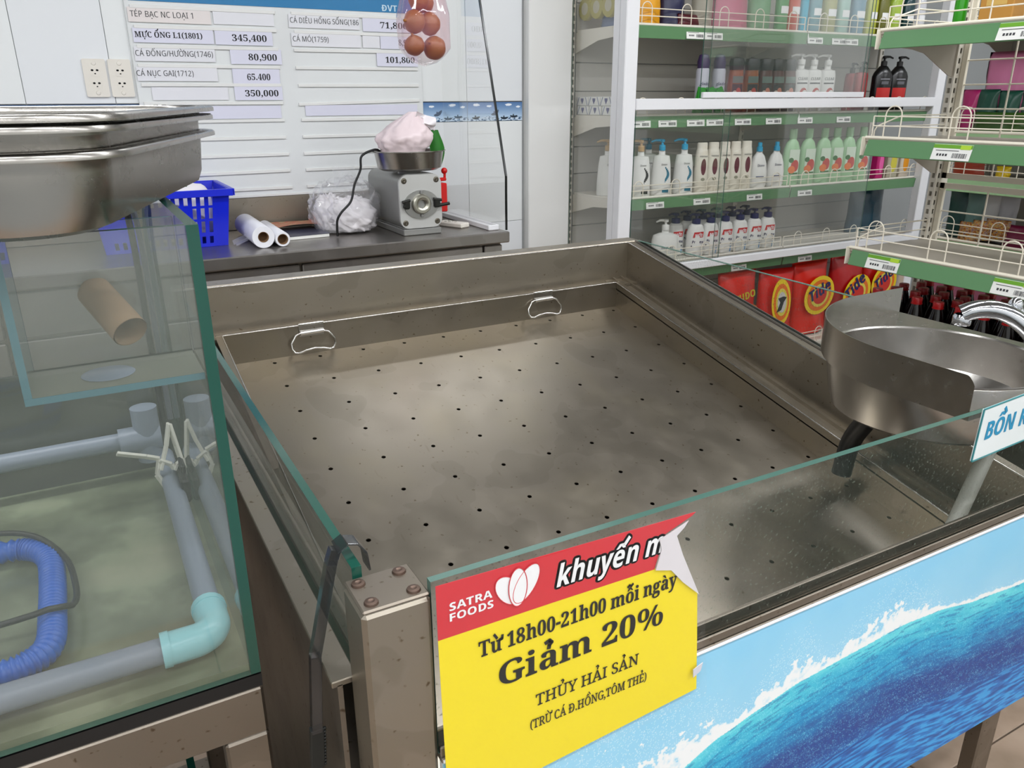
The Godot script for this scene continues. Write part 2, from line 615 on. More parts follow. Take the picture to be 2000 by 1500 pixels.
func room() -> void:
	var fl := slab("floor", Vector3(-3.2, -0.2, -3.3), Vector3(5.4, -0.008, 3.2), M.grout)
	var tm := S()
	bx(tm, Vector3(0, -0.005, 0), Vector3(0.597, 0.01, 0.597), 0.002)
	tm.generate_normals()
	var mesh := tm.commit()
	for i in range(-3, 6):
		for j in range(-4, 2):
			var q := inst("floor_tile", mesh, M.floor_tile, fl)
			q.position = Vector3(0.42 + i * 0.6, 0, -0.35 + j * 0.6)
	slab("ceiling", Vector3(-3.2, 2.9, -3.3), Vector3(5.4, 3.1, 3.2), M.ceiling)
	slab("wall_left", Vector3(-3.2, -0.2, -3.3), Vector3(-3.0, 3.0, 3.2), M.wall_white)
	slab("wall_right", Vector3(5.2, -0.2, -3.3), Vector3(5.4, 3.0, 3.2), M.wall_white)
	slab("wall_front", Vector3(-3.2, -0.2, 3.0), Vector3(5.4, 3.0, 3.2), M.wall_white)
	var wb := slab("wall_back", Vector3(-3.2, -0.2, -3.3), Vector3(5.4, 3.0, -3.106), M.grout)
	# glazed wall tiles with a printed border course
	var xs := []
	for k in range(-2, 9):
		xs.append(1.499 - 0.2628 * (7 - k))
	var band := border_texture()
	var bm := mat(Color(1, 1, 1), 0.15)
	bm.albedo_texture = band
	var courses := [[0.786 - 0.424, 0.786], [0.786, 1.2105], [1.2895, 1.714], [1.714, 2.138], [2.138, 2.562], [2.562, 2.9]]
	for k in xs.size() - 1:
		var x0: float = xs[k] + 0.0008
		var x1: float = minf(xs[k + 1] - 0.0008, 1.768)
		for cy in courses:
			var st := S()
			bc(st, Vector3(x0, cy[0] + 0.0008, -3.107), Vector3(x1, cy[1] - 0.0008, -3.1), 0.001)
			obj("wall_tile", st, M.tile if (k + int(cy[0] * 10)) % 3 else M.tile2, wb)
		var sb := S()
		var w := x1 - x0
		var f := func(u: float, v: float) -> Vector3: return Vector3(x0 + u * w, 1.2118 + v * 0.0765, -3.1)
		surf(sb, 1, 1, f, false, true)
		sb.set_uv(Vector2.ZERO)
		var o := obj("border_tile", sb, bm, wb)
		o.set_meta("label", "printed border tile with dolphins and clouds")
		var bk := S()
		bc(bk, Vector3(x0, 1.2118, -3.107), Vector3(x1, 1.2883, -3.1005))
		obj("tile_body", bk, M.tile, o)
	# white painted pillar between the tiles and the shelving
	var pl := S()
	bc(pl, Vector3(1.772, 0.0, -3.12), Vector3(1.985, 2.9, -3.06), 0.004)
	struct(obj("wall_pillar", pl, M.paint_white))

func border_texture() -> ImageTexture:
	# flat print of the border tile: sky, clouds, dolphin and waves
	var im := Image.create(256, 76, false, Image.FORMAT_RGB8)
	var nz := FastNoiseLite.new()
	nz.seed = 4
	nz.frequency = 0.03
	for y in 76:
		for x in 256:
			var v := y / 76.0
			var c := Color(0.30, 0.45, 0.65).lerp(Color(0.70, 0.80, 0.90), clampf(v * 1.3, 0, 1))
			for cl in [[40, 12, 15, 5], [98, 17, 12, 4], [190, 12, 16, 5], [236, 20, 10, 4]]:
				if pow((x - cl[0]) / float(cl[2]), 2) + pow((y - cl[1]) / float(cl[3]), 2) < 1.0 + nz.get_noise_2d(x * 4, y * 4) * 0.6:
					c = Color(0.93, 0.95, 0.97)
			var wave := 62 + 4 * sin(x * 0.05) + 5 * nz.get_noise_2d(x * 3.0, 7)
			if y > wave:
				c = Color(0.80, 0.87, 0.93) if nz.get_noise_2d(x * 2.0, y * 5.0) > -0.1 else Color(0.20, 0.33, 0.48)
			for d in [[128, 46, 0.5], [215, 60, 0.0], [38, 64, 0.1], [170, 66, 0.0]]:
				var p := Vector2(x - d[0], y - d[1]).rotated(d[2])
				var body := pow(p.x / (20.0 if d[2] > 0.3 else 18.0), 2) + pow((p.y + p.x * p.x * 0.012) / (6.5 if d[2] > 0.3 else 4.5), 2) < 1.0
				if body or (absf(p.x + 2) < 3 and p.y < 0 and p.y > -11):
					c = Color(0.30, 0.36, 0.44) if d[2] > 0.3 else Color(0.12, 0.17, 0.22)
			if y < 2:
				c = Color(0.12, 0.16, 0.24)
			im.set_pixel(x, y, c)
	return ImageTexture.create_from_image(im)

# parts were laid out in room coordinates: move the thing's own origin to its base
func settle(t: Node3D, base: Vector3) -> Node3D:
	for c in t.get_children():
		c.position -= base
	t.position = base
	return t

func box_part(called: String, a: Vector3, b: Vector3, m: Material, parent: Node, bevel := 0.0) -> MeshInstance3D:
	var st := S()
	bc(st, a, b, bevel)
	return obj(called, st, m, parent)

# upright pane of glass between two corners: clear faces, its cut edges show the green of the glass
func pane(called: String, a: Vector3, b: Vector3, m: Material, edge: Material, parent: Node) -> MeshInstance3D:
	var lo := a.min(b)
	var hi := a.max(b)
	var s := hi - lo
	var thin := 0
	for k in 3:
		if s[k] < s[thin]:
			thin = k
	var st := S()
	for sg in [0, 1]:
		var pts := []
		for k in [[0, 0], [1, 0], [1, 1], [0, 1]]:
			var v := Vector3.ZERO
			v[thin] = hi[thin] if sg else lo[thin]
			v[(thin + 1) % 3] = hi[(thin + 1) % 3] if k[0] else lo[(thin + 1) % 3]
			v[(thin + 2) % 3] = hi[(thin + 2) % 3] if k[1] else lo[(thin + 2) % 3]
			pts.append(v)
		face(st, pts, (lo + hi) / 2)
	var o := obj(called, st, m, parent)
	var es := S()
	for ax in 3:
		if ax == thin:
			continue
		for sg in [0, 1]:
			var pts := []
			for k in [[0, 0], [1, 0], [1, 1], [0, 1]]:
				var v := Vector3.ZERO
				v[ax] = hi[ax] if sg else lo[ax]
				v[(ax + 1) % 3] = hi[(ax + 1) % 3] if k[0] else lo[(ax + 1) % 3]
				v[(ax + 2) % 3] = hi[(ax + 2) % 3] if k[1] else lo[(ax + 2) % 3]
				pts.append(v)
			face(es, pts, (lo + hi) / 2)
	obj("glass_edge", es, edge, o)
	return o

const TILT := 0.2189   # slope of the tray, towards the customer
func tray_y(z: float) -> float:
	return 0.770 - (z + 1.669) * tan(TILT)

func display_case() -> void:
	var t := thing("display_case", "stainless steel seafood display case with glass sides and blue wave front", "display case")
	# corner post by the customer, with its screwed cap
	var st := S()
	bc(st, Vector3(0.15, 0.0, -0.584), Vector3(0.212, 0.9, -0.53), 0.004)
	obj("corner_post", st, M.steel_case, t)
	var cap := box_part("post_cap", Vector3(0.151, 0.9, -0.583), Vector3(0.211, 0.9035, -0.531), M.steel_dull, t, 0.0015)
	for q in [[0.162, -0.541], [0.200, -0.541], [0.161, -0.572], [0.199, -0.573]]:
		var sc := S()
		lathe(sc, [[0, 0.9045], [0.003, 0.906], [0.0058, 0.9055], [0.0065, 0.9036], [0.0066, 0.9]], 12, Transform3D(Basis.IDENTITY, Vector3(q[0], 0, q[1])))
		obj("screw", sc, M.screw, cap)
	box_part("corner_post", Vector3(1.36, 0.44, -0.584), Vector3(1.42, 0.72, -0.535), M.steel_case, t, 0.004)
	# front: glass above, printed board below, legs
	pane("front_glass", Vector3(0.213, 0.722, -0.542), Vector3(1.46, 0.911, -0.534), M.glass_front, M.glass_edge_dim, t)
	var wave := S()
	surf(wave, 1, 1, func(u: float, v: float) -> Vector3: return Vector3(0.214 + u * 1.25, 0.316 + v * 0.40, -0.5275), false, true)
	var wm := mat(Color(1, 1, 1), 0.3)
	wm.albedo_texture = wave_texture()
	var fp := obj("front_panel", wave, wm, t)
	fp.set_meta("label", "front board printed with a breaking blue sea wave")
	box_part("panel_body", Vector3(0.214, 0.316, -0.5345), Vector3(1.464, 0.716, -0.528), M.white_plastic, fp)
	# steel channel that holds the glass, and the white trim over the board
	var ch := S()
	bc(ch, Vector3(0.213, 0.716, -0.550), Vector3(1.464, 0.722, -0.526), 0.001)
	bc(ch, Vector3(0.213, 0.722, -0.550), Vector3(1.464, 0.738, -0.545), 0.001)
	bc(ch, Vector3(0.213, 0.722, -0.531), Vector3(1.464, 0.733, -0.528), 0.001)
	obj("glass_channel", ch, M.steel_dull, t)
	var tr := S()
	tube(tr, [Vector3(0.214, 0.7185, -0.5262), Vector3(1.464, 0.7185, -0.5262)], 0.0022, 8)
	obj("trim_strip", tr, M.frame_white, t)
	for q in [[1.268, -0.588], [0.30, -1.77], [1.30, -1.77]]:
		var lg0 := S()
		bc(lg0, Vector3(q[0], 0.0, q[1]), Vector3(q[0] + 0.042, 0.44, q[1] + 0.028), 0.003)
		bc(lg0, Vector3(q[0] + 0.042, 0.0, q[1] + 0.006), Vector3(q[0] + 0.064, 0.44, q[1] + 0.022), 0.003)
		obj("leg", lg0, M.steel_dull, t)
	box_part("lower_rail", Vector3(0.212, 0.44, -0.584), Vector3(1.36, 0.49, -0.545), M.steel_dull, t, 0.003)
	# left side: sheet, ledge, glass
	box_part("side_sheet", Vector3(0.137, 0.10, -1.78), Vector3(0.142, 0.795, -0.584), M.steel_dull, t)
	var lg := S()
	bc(lg, Vector3(0.132, 0.793, -1.78), Vector3(0.156, 0.800, -0.584), 0.001)
	bc(lg, Vector3(0.172, 0.775, -1.78), Vector3(0.176, 0.806, -0.584), 0.001)
	bc(lg, Vector3(0.158, 0.770, -1.78), Vector3(0.176, 0.776, -0.584), 0.001)
	obj("side_ledge", lg, M.steel_case, t)
	pane("side_glass", Vector3(0.160, 0.777, -1.775), Vector3(0.169, 0.912, -0.586), M.glass, M.glass_edge, t)
	# back wall with its folded rim
	var bw := S()
	bc(bw, Vector3(0.150, 0.42, -1.728), Vector3(1.345, 0.928, -1.72), 0.001)
	bc(bw, Vector3(0.150, 0.86, -1.785), Vector3(1.36, 0.930, -1.728), 0.003)
	obj("back_wall", bw, M.steel_case, t)
	var rl := S()
	tube(rl, [Vector3(0.15, 0.9288, -1.7205), Vector3(1.312, 0.9288, -1.7205)], 0.0017, 8)
	tube(rl, [Vector3(1.3108, 0.9286, -1.72), Vector3(1.3108, 0.9286 - 1.12 * 0.205, -0.60)], 0.0016, 8)
	obj("rim_fold", rl, M.steel_bright, t)
	# right wall: its top runs down with the tray, glass stands behind it
	var rw := S()
	var xf := Transform3D(Basis(Vector3(0, 0, -1), Vector3(0, 1, 0), Vector3(1, 0, 0)), Vector3.ZERO)
	prism(rw, PackedVector2Array([Vector2(1.722, 0.42), Vector2(1.722, 0.929), Vector2(0.60, 0.929 - 1.122 * 0.205), Vector2(0.60, 0.42)]), 1.31, 1.316, xf)
	prism(rw, PackedVector2Array([Vector2(1.725, 0.916), Vector2(1.725, 0.929), Vector2(0.60, 0.929 - 1.125 * 0.205), Vector2(0.60, 0.916 - 1.125 * 0.205)]), 1.316, 1.335, xf)
	obj("side_wall", rw, M.steel_case, t)
	var gch := S()
	for x in [1.3365, 1.349]:
		prism(gch, PackedVector2Array([Vector2(1.725, 0.90), Vector2(1.725, 0.934), Vector2(0.95, 0.934 - 0.775 * 0.205), Vector2(0.95, 0.90 - 0.775 * 0.205)]), x, x + 0.0025, xf)
	obj("glass_channel", gch, M.steel, t)
	var rg := S()
	for x in [1.3395, 1.3475]:
		face(rg, [Vector3(x, 0.90, -1.72), Vector3(x, 0.932, -1.72), Vector3(x, 0.922, -0.965), Vector3(x, 0.75, -0.965)], Vector3(1.3435, 0.9, -1.4))
	var rgo := obj("side_glass", rg, M.glass_front, t)
	var rge := S()
	bar(rge, Vector3(1.3435, 0.9316, -1.72), Vector3(1.3435, 0.9216, -0.965), 0.008, 0.001)
	bc(rge, Vector3(1.3395, 0.75, -0.9655), Vector3(1.3475, 0.922, -0.9645))
	obj("glass_edge", rge, M.glass_edge_dim, rgo)
	box_part("outer_side", Vector3(1.398, 0.42, -1.725), Vector3(1.402, 0.74, -0.60), M.steel_dull, t)
	# ledges the tray hangs on: sloping strips with a rib
	var le := S()
	for q in [[1.238, 1.31, 0.832, 0.003], [1.262, 1.268, 0.838, 0.007], [1.288, 1.292, 0.840, 0.009]]:
		prism(le, PackedVector2Array([Vector2(1.722, q[2]), Vector2(1.722, q[2] - q[3]), Vector2(0.62, q[2] - q[3] - 1.102 * tan(TILT)), Vector2(0.62, q[2] - 1.102 * tan(TILT))]), q[0], q[1], xf)
	bc(le, Vector3(0.16, 0.822, -1.722), Vector3(1.31, 0.828, -1.672))
	obj("tray_ledge", le, M.steel_case, t)
	box_part("drip_pan", Vector3(0.16, 0.42, -1.71), Vector3(1.395, 0.43, -0.59), M.steel_dull, t)
	settle(t, Vector3(0.76, 0, -1.15))

func wave_texture() -> ImageTexture:
	# flat print: pale sky, white spray, a long swell that steepens from left to right
	var W := 1250
	var H := 400
	var im := Image.create(W, H, false, Image.FORMAT_RGB8)
	var n1 := FastNoiseLite.new()
	n1.seed = 11
	n1.frequency = 0.02
	n1.fractal_octaves = 5
	var n2 := FastNoiseLite.new()
	n2.seed = 12
	n2.frequency = 0.09
	n2.fractal_octaves = 3
	var rng := RandomNumberGenerator.new()
	rng.seed = 5
	var CR := [[0, 330], [200, 215], [300, 160], [360, 138], [425, 124], [490, 112], [600, 105], [690, 99], [770, 104], [860, 119], [990, 130], [1250, 150]]
	for x in W:
		# crest line in millimetres below the top of the board
		var crest := 170.0
		for k in CR.size() - 1:
			if x >= CR[k][0] and x <= CR[k + 1][0]:
				crest = lerpf(CR[k][1], CR[k + 1][1], smoothstep(0.0, 1.0, (x - CR[k][0]) / float(CR[k + 1][0] - CR[k][0])) * 0.4 + 0.6 * (x - CR[k][0]) / float(CR[k + 1][0] - CR[k][0]))
		for y in H:
			var d := y - crest
			var c := Color(0.54, 0.79, 0.91).lerp(Color(0.67, 0.85, 0.93), clampf(y / 260.0 + n1.get_noise_2d(x * 0.3, y * 0.3) * 0.3, 0, 1))
			if d > 0:
				var s := n2.get_noise_2d(x * 0.16 - d * 0.3, d * 1.3 + x * 0.05)
				var dep := clampf(d / 130.0 + n1.get_noise_2d(x * 0.3 - d * 0.5, d * 1.2) * 0.2, 0, 1)
				c = Color(0.38, 0.84, 0.88).lerp(Color(0.03, 0.58, 0.78), clampf(dep * 2.2, 0, 1)).lerp(Color(0.02, 0.25, 0.55), clampf(dep * 2.2 - 1.1, 0, 1))
				if d > 150:
					c = c.lerp(Color(0.12, 0.56, 0.86), clampf((d - 150) / 60.0, 0, 1) * clampf(0.75 + 0.9 * s, 0, 1))
				if d < 175 and rng.randf() < 0.10 + 0.55 * maxf(0.0, s) + 0.25 * n1.get_noise_2d(x * 3.0, y * 3.0):
					c = c.lerp(Color(0.62, 0.90, 0.95), rng.randf_range(0.2, 0.75))
				elif d >= 175 and s > 0.12:
					c = c.lerp(Color(0.25, 0.68, 0.90), 0.5)
				elif s < -0.25:
					c = c.lerp(Color(0.02, 0.30, 0.58), 0.35)
			# spray along the crest, thick on the left
			var thick := 70.0 * clampf(1.25 - x / 320.0, 0, 1) * 1.6 + 22.0 * clampf(1.4 - absf(x - 470) / 60.0, 0, 1) + 24.0 * clampf(1.2 - absf(x - 660) / 110.0, 0, 1) + 4.0
			var sp := n1.get_noise_2d(x * 1.6, y * 1.6) * 0.9 + n2.get_noise_2d(x, y) * 0.35
			var e := -d / thick
			if d < 2 and e < 1.0 + sp * 1.3:
				c = c.lerp(Color(0.93, 0.94, 0.94), clampf(1.3 - e * 0.5 + sp, 0, 1))
			elif d < 0 and rng.randf() < 0.08 * clampf(2.2 - e * 0.6, 0, 1):
				c = c.lerp(Color(0.95, 0.97, 0.98), 0.7)
			if d >= 0 and d < 60.0 * clampf(1.0 - x / 330.0, 0, 1) * (1.0 + sp):
				c = c.lerp(Color(0.92, 0.95, 0.95), 0.85)
			im.set_pixel(x, y, c)
	return ImageTexture.create_from_image(im)

func steel_tray() -> void:
	var t := thing("perforated_tray", "sloping perforated stainless steel tray with drain holes inside display case", "tray")
	var z0 := -1.669
	var z1 := -0.60
	var x0 := 0.226
	var x1 := 1.238
	var sl := 1.0 / cos(TILT)
	# bottom sheet, every drain hole cut through it
	var st := S()
	var hx := 0.323
	var hz := -1.65
	var pitch := 0.0995
	var pz := pitch * cos(TILT)
	var xs := [x0]
	for i in 10:
		xs.append(hx + (i - 0.5) * pitch if i else (x0 + 0.05))
	xs[1] = hx - 0.5 * pitch
	xs.append(hx + 9.45 * pitch)
	xs.append(x1)
	var P := func(x: float, z: float, dn := 0.0) -> Vector3: return Vector3(x, tray_y(z) - dn, z)
	for j in 11:
		var za := z0 if j == 0 else hz + (j - 0.5) * pz
		var zb := hz + (j + 0.5) * pz if j < 10 else z1
		for i in xs.size() - 1:
			var xa: float = xs[i]
			var xb: float = xs[i + 1]
			var cx := hx + (i - 1) * pitch
			var cz := hz + j * pz
			var has := i >= 1 and i <= 10 and cz > za and cz < zb and cx > xa and cx < xb
			var sq := [P.call(xa, za), P.call(xb, za), P.call(xb, zb), P.call(xa, zb)]
			if not has:
				face(st, sq, P.call((xa + xb) / 2, (za + zb) / 2, 1.0))
				continue
			var r := 0.0042
			var ring := []
			var low := []
			for k in 12:
				var a := TAU * (k + 0.5) / 12 - PI * 0.75
				ring.append(P.call(cx + cos(a) * r, cz + sin(a) * r * cos(TILT)))
				low.append(P.call(cx + cos(a) * r, cz + sin(a) * r * cos(TILT), 0.0015))
			for k in 12:
				var q0: Vector3 = sq[(k / 3) % 4]
				var q1: Vector3 = sq[((k + 1) / 3) % 4]
				var under: Vector3 = P.call(cx, cz, 1.0)
				if q0 == q1:
					face(st, [q0, ring[k], ring[(k + 1) % 12]], under)
				else:
					face(st, [q0, q1, ring[(k + 1) % 12]], under)
					face(st, [q0, ring[(k + 1) % 12], ring[k]], under)
				face(st, [ring[k], ring[(k + 1) % 12], low[(k + 1) % 12], low[k]], P.call(cx, cz) + (ring[k] - P.call(cx, cz)) * 2.0)
	obj("tray_bottom", st, M.steel_tray, t)
	# upright walls with a folded lip
	var h := 0.066
	var bw := S()
	bc(bw, Vector3(x0, tray_y(z0) - 0.001, z0 - 0.002), Vector3(x1, tray_y(z0) + h, z0), 0.0)
	bc(bw, Vector3(x0 - 0.012, tray_y(z0) + h - 0.002, z0 - 0.022), Vector3(x1 + 0.012, tray_y(z0) + h, z0), 0.0005)
	obj("tray_wall", bw, M.steel_tray, t)
	for x in [x0, x1]:
		var w := S()
		var so := -1.0 if x == x0 else 1.0
		for q in [[0.0, 0.002 * so, -0.001, h], [0.0, 0.014 * so, h - 0.002, h]]:
			var pts := []
			for e in [[z0, q[2]], [z0, q[3]], [z1, q[3]], [z1, q[2]]]:
				pts.append(Vector2(-e[0], tray_y(e[0]) + e[1]))
			prism(w, PackedVector2Array(pts), minf(x, x + q[1]), maxf(x, x + q[1]), Transform3D(Basis(Vector3(0, 0, -1), Vector3(0, 1, 0), Vector3(1, 0, 0)), Vector3.ZERO))
		obj("tray_wall", w, M.steel_tray, t)
	var fw := S()
	bc(fw, Vector3(x0, tray_y(z1) - 0.002, z1), Vector3(x1, tray_y(z1) + h, z1 + 0.002))
	obj("tray_wall", fw, M.steel_tray, t)
	var fo := S()
	tube(fo, [Vector3(x0, tray_y(z0) + h, z0), Vector3(x1, tray_y(z0) + h, z0)], 0.0016, 8)
	for x in [x0, x1]:
		tube(fo, [Vector3(x, tray_y(z0) + h, z0), Vector3(x, tray_y(z1) + h, z1)], 0.0016, 8)
	obj("lip_fold", fo, M.steel_bright, t)
	# two wire handles folded over the back wall
	for x in [0.413, 1.009]:
		var hd := S()
		var y := tray_y(z0) + h
		bc(hd, Vector3(x - 0.028, y - 0.026, z0), Vector3(x + 0.028, y + 0.003, z0 + 0.0018), 0.0005)
		tube(hd, [Vector3(x - 0.026, y - 0.017, z0 + 0.004), Vector3(x + 0.026, y - 0.017, z0 + 0.004)], 0.005, 10)
		bc(hd, Vector3(x - 0.026, y, z0 - 0.006), Vector3(x + 0.026, y + 0.004, z0 + 0.004), 0.001)
		var ho := obj("handle_bracket", hd, M.steel_bright, t)
		var wr := S()
		var loop := []
		for q in [[-0.026, -0.017, 0.005], [-0.036, -0.020, 0.006], [-0.048, -0.036, 0.010], [-0.0485, -0.047, 0.012], [-0.043, -0.0565, 0.014], [-0.034, -0.058, 0.015], [-0.02, -0.054, 0.014], [0.0, -0.0515, 0.014], [0.02, -0.054, 0.014], [0.034, -0.058, 0.015], [0.043, -0.0565, 0.014], [0.0485, -0.047, 0.012], [0.048, -0.036, 0.010], [0.036, -0.020, 0.006], [0.026, -0.017, 0.005]]:
			loop.append(Vector3(x + q[0], y + q[1], z0 + q[2]))
		tube(wr, loop, 0.0024, 8)
		obj("handle_ring", wr, M.steel_bright, ho)
	settle(t, Vector3(0.73, tray_y(-1.13), -1.13))

# outline of the sink deck in plan (x, z): square with one large round corner
func sink_outline(off: float, n := 14) -> PackedVector2Array:
	var p := PackedVector2Array()
	p.append(Vector2(1.395 + off, -0.558))
	p.append(Vector2(1.395 + off, -0.945 - off))
	var r := 0.26 + off
	for k in n + 1:
		var a := -PI / 2 - PI / 2 * k / n
		p.append(Vector2(1.272, -0.685) + Vector2(cos(a), sin(a)) * r)
	p.append(Vector2(1.012 - off, -0.558))
	return p

func hand_sink() -> void:
	var t := thing("hand_sink", "stainless steel corner hand sink with curved splash guard", "sink")
	var c := Vector2(1.203, -0.738)
	var r := 0.166
	var flat := Transform3D(Basis(Vector3(1, 0, 0), Vector3(0, 0, 1), Vector3(0, 1, 0)), Vector3.ZERO)
	# deck round the bowl: ring of quads between the bowl's circle and the outline
	var out := sink_outline(0.0)
	var st := S()
	var dense := []
	for i in out.size():
		var a := out[i]
		var b := out[(i + 1) % out.size()]
		var n := maxi(1, int(a.distance_to(b) / 0.02))
		for k in n:
			dense.append(a.lerp(b, float(k) / n))
	var rim := []
	for q in dense:
		rim.append(c + (q - c).normalized() * r)
	for i in dense.size():
		var j := (i + 1) % dense.size()
		face(st, [Vector3(dense[i].x, 0.9, dense[i].y), Vector3(dense[j].x, 0.9, dense[j].y), Vector3(rim[j].x, 0.9, rim[j].y), Vector3(rim[i].x, 0.9, rim[i].y)], Vector3(c.x, 0, c.y))
		face(st, [Vector3(dense[i].x, 0.9, dense[i].y), Vector3(dense[j].x, 0.9, dense[j].y), Vector3(dense[j].x, 0.886, dense[j].y), Vector3(dense[i].x, 0.886, dense[i].y)], Vector3(c.x, 0.893, c.y))
	obj("sink_deck", st, M.steel_sink, t)
	var bw := S()
	lathe(bw, [[0.168, 0.9005], [0.166, 0.9018], [0.1635, 0.899], [0.160, 0.87], [0.152, 0.835], [0.13, 0.815], [0.06, 0.808], [0.022, 0.806]], 56, Transform3D(Basis.IDENTITY, Vector3(c.x, 0, c.y)), Vector2.ONE, true)
	obj("sink_bowl", bw, M.steel_sink, t)
	var dr := S()
	lathe(dr, [[0.0, 0.805], [0.014, 0.805], [0.022, 0.807], [0.024, 0.809]], 24, Transform3D(Basis.IDENTITY, Vector3(c.x, 0, c.y)))
	obj("drain", dr, M.chrome, t)
	# body sheet under the deck
	var bs := S()
	lathe(bs, [[0.1665, 0.897], [0.164, 0.87], [0.157, 0.83], [0.150, 0.806], [0.142, 0.800], [0.03, 0.795], [0, 0.795]], 56, Transform3D(Basis.IDENTITY, Vector3(c.x, 0, c.y)))
	obj("sink_body", bs, M.steel_sink, t)
	# splash guard: a thin sheet standing round the back and the curved side
	var g := sink_outline(0.001, 24)
	var gs := S()
	var line := []
	for i in range(1, g.size()):
		if i == g.size() - 1:
			for k in 8:
				line.append(g[i - 1].lerp(g[i], 0.88 + 0.015 * k))
		line.append(g[i])
	for i in line.size() - 1:
		var a: Vector2 = line[i]
		var b: Vector2 = line[i + 1]
		var ca := (c - a).normalized() * 0.0016
		var cb := (c - b).normalized() * 0.0016
		gs.set_smooth_group(1)
		var h0 := 0.890
		var drop := func(q: Vector2) -> float: return 0.949 - 0.012 * pow(clampf((q.y + 0.572) / 0.014, 0, 1), 2)
		var h1: float = drop.call(a)
		var h2: float = drop.call(b)
		face(gs, [Vector3(a.x, h0, a.y), Vector3(b.x, h0, b.y), Vector3(b.x, h2, b.y), Vector3(a.x, h1, a.y)], Vector3(c.x, 0.92, c.y))
		var mid := (a + b) / 2 - (c - (a + b) / 2).normalized()
		face(gs, [Vector3(a.x + ca.x, h0, a.y + ca.y), Vector3(b.x + cb.x, h0, b.y + cb.y), Vector3(b.x + cb.x, h2, b.y + cb.y), Vector3(a.x + ca.x, h1, a.y + ca.y)], Vector3(mid.x, 0.92, mid.y))
		gs.set_smooth_group(-1)
		face(gs, [Vector3(a.x, h1, a.y), Vector3(b.x, h2, b.y), Vector3(b.x + cb.x, h2, b.y + cb.y), Vector3(a.x + ca.x, h1, a.y + ca.y)], Vector3(a.x, 0, a.y))
	obj("splash_guard", gs, M.steel_sink, t)
	settle(t, Vector3(1.2, 0.795, -0.75))
	# faucet
	var f := thing("faucet", "chrome gooseneck faucet with lever on sink deck", "faucet")
	var sp := S()
	var pts := []
	var rad := []
	for k in 15:
		var u := k / 14.0
		var p0 := Vector3(1.354, 0.900, -0.650)
		var p1 := Vector3(1.345, 0.940, -0.668)
		var p2 := Vector3(1.315, 0.992, -0.708)
		var p3 := Vector3(1.278, 0.956, -0.751)
		pts.append(p0.bezier_interpolate(p1, p2, p3, u))
		rad.append(lerpf(0.0135, 0.016, u))
	tube(sp, pts, rad, 14)
	obj("spout", sp, M.chrome, f)
	var no := S()
	lathe(no, [[0, 0.964], [0.0135, 0.964], [0.0145, 0.966], [0.0145, 0.978], [0.012, 0.982]], 18, Transform3D(Basis.IDENTITY, Vector3(1.279, -0.026, -0.750)))
	obj("nozzle", no, M.chrome, f)
	var ba := S()
	lathe(ba, [[0, 0.935], [0.017, 0.933], [0.019, 0.915], [0.026, 0.905], [0.027, 0.900]], 20, Transform3D(Basis.IDENTITY, Vector3(1.356, 0, -0.646)))
	obj("faucet_base", ba, M.chrome, f)
	var lv := S()
	tube(lv, [Vector3(1.374, 0.900, -0.672), Vector3(1.375, 0.930, -0.684), Vector3(1.368, 0.950, -0.698), Vector3(1.360, 0.966, -0.708)], [0.010, 0.007, 0.0055, 0.007], 10)
	blob(lv, Vector3(1.357, 0.970, -0.711), Vector3(0.011, 0.014, 0.012), 0.0, 1.0, 1, 1.0, 14, 10, false)
	obj("lever", lv, M.chrome, f)
	settle(f, Vector3(1.356, 0.9, -0.646))

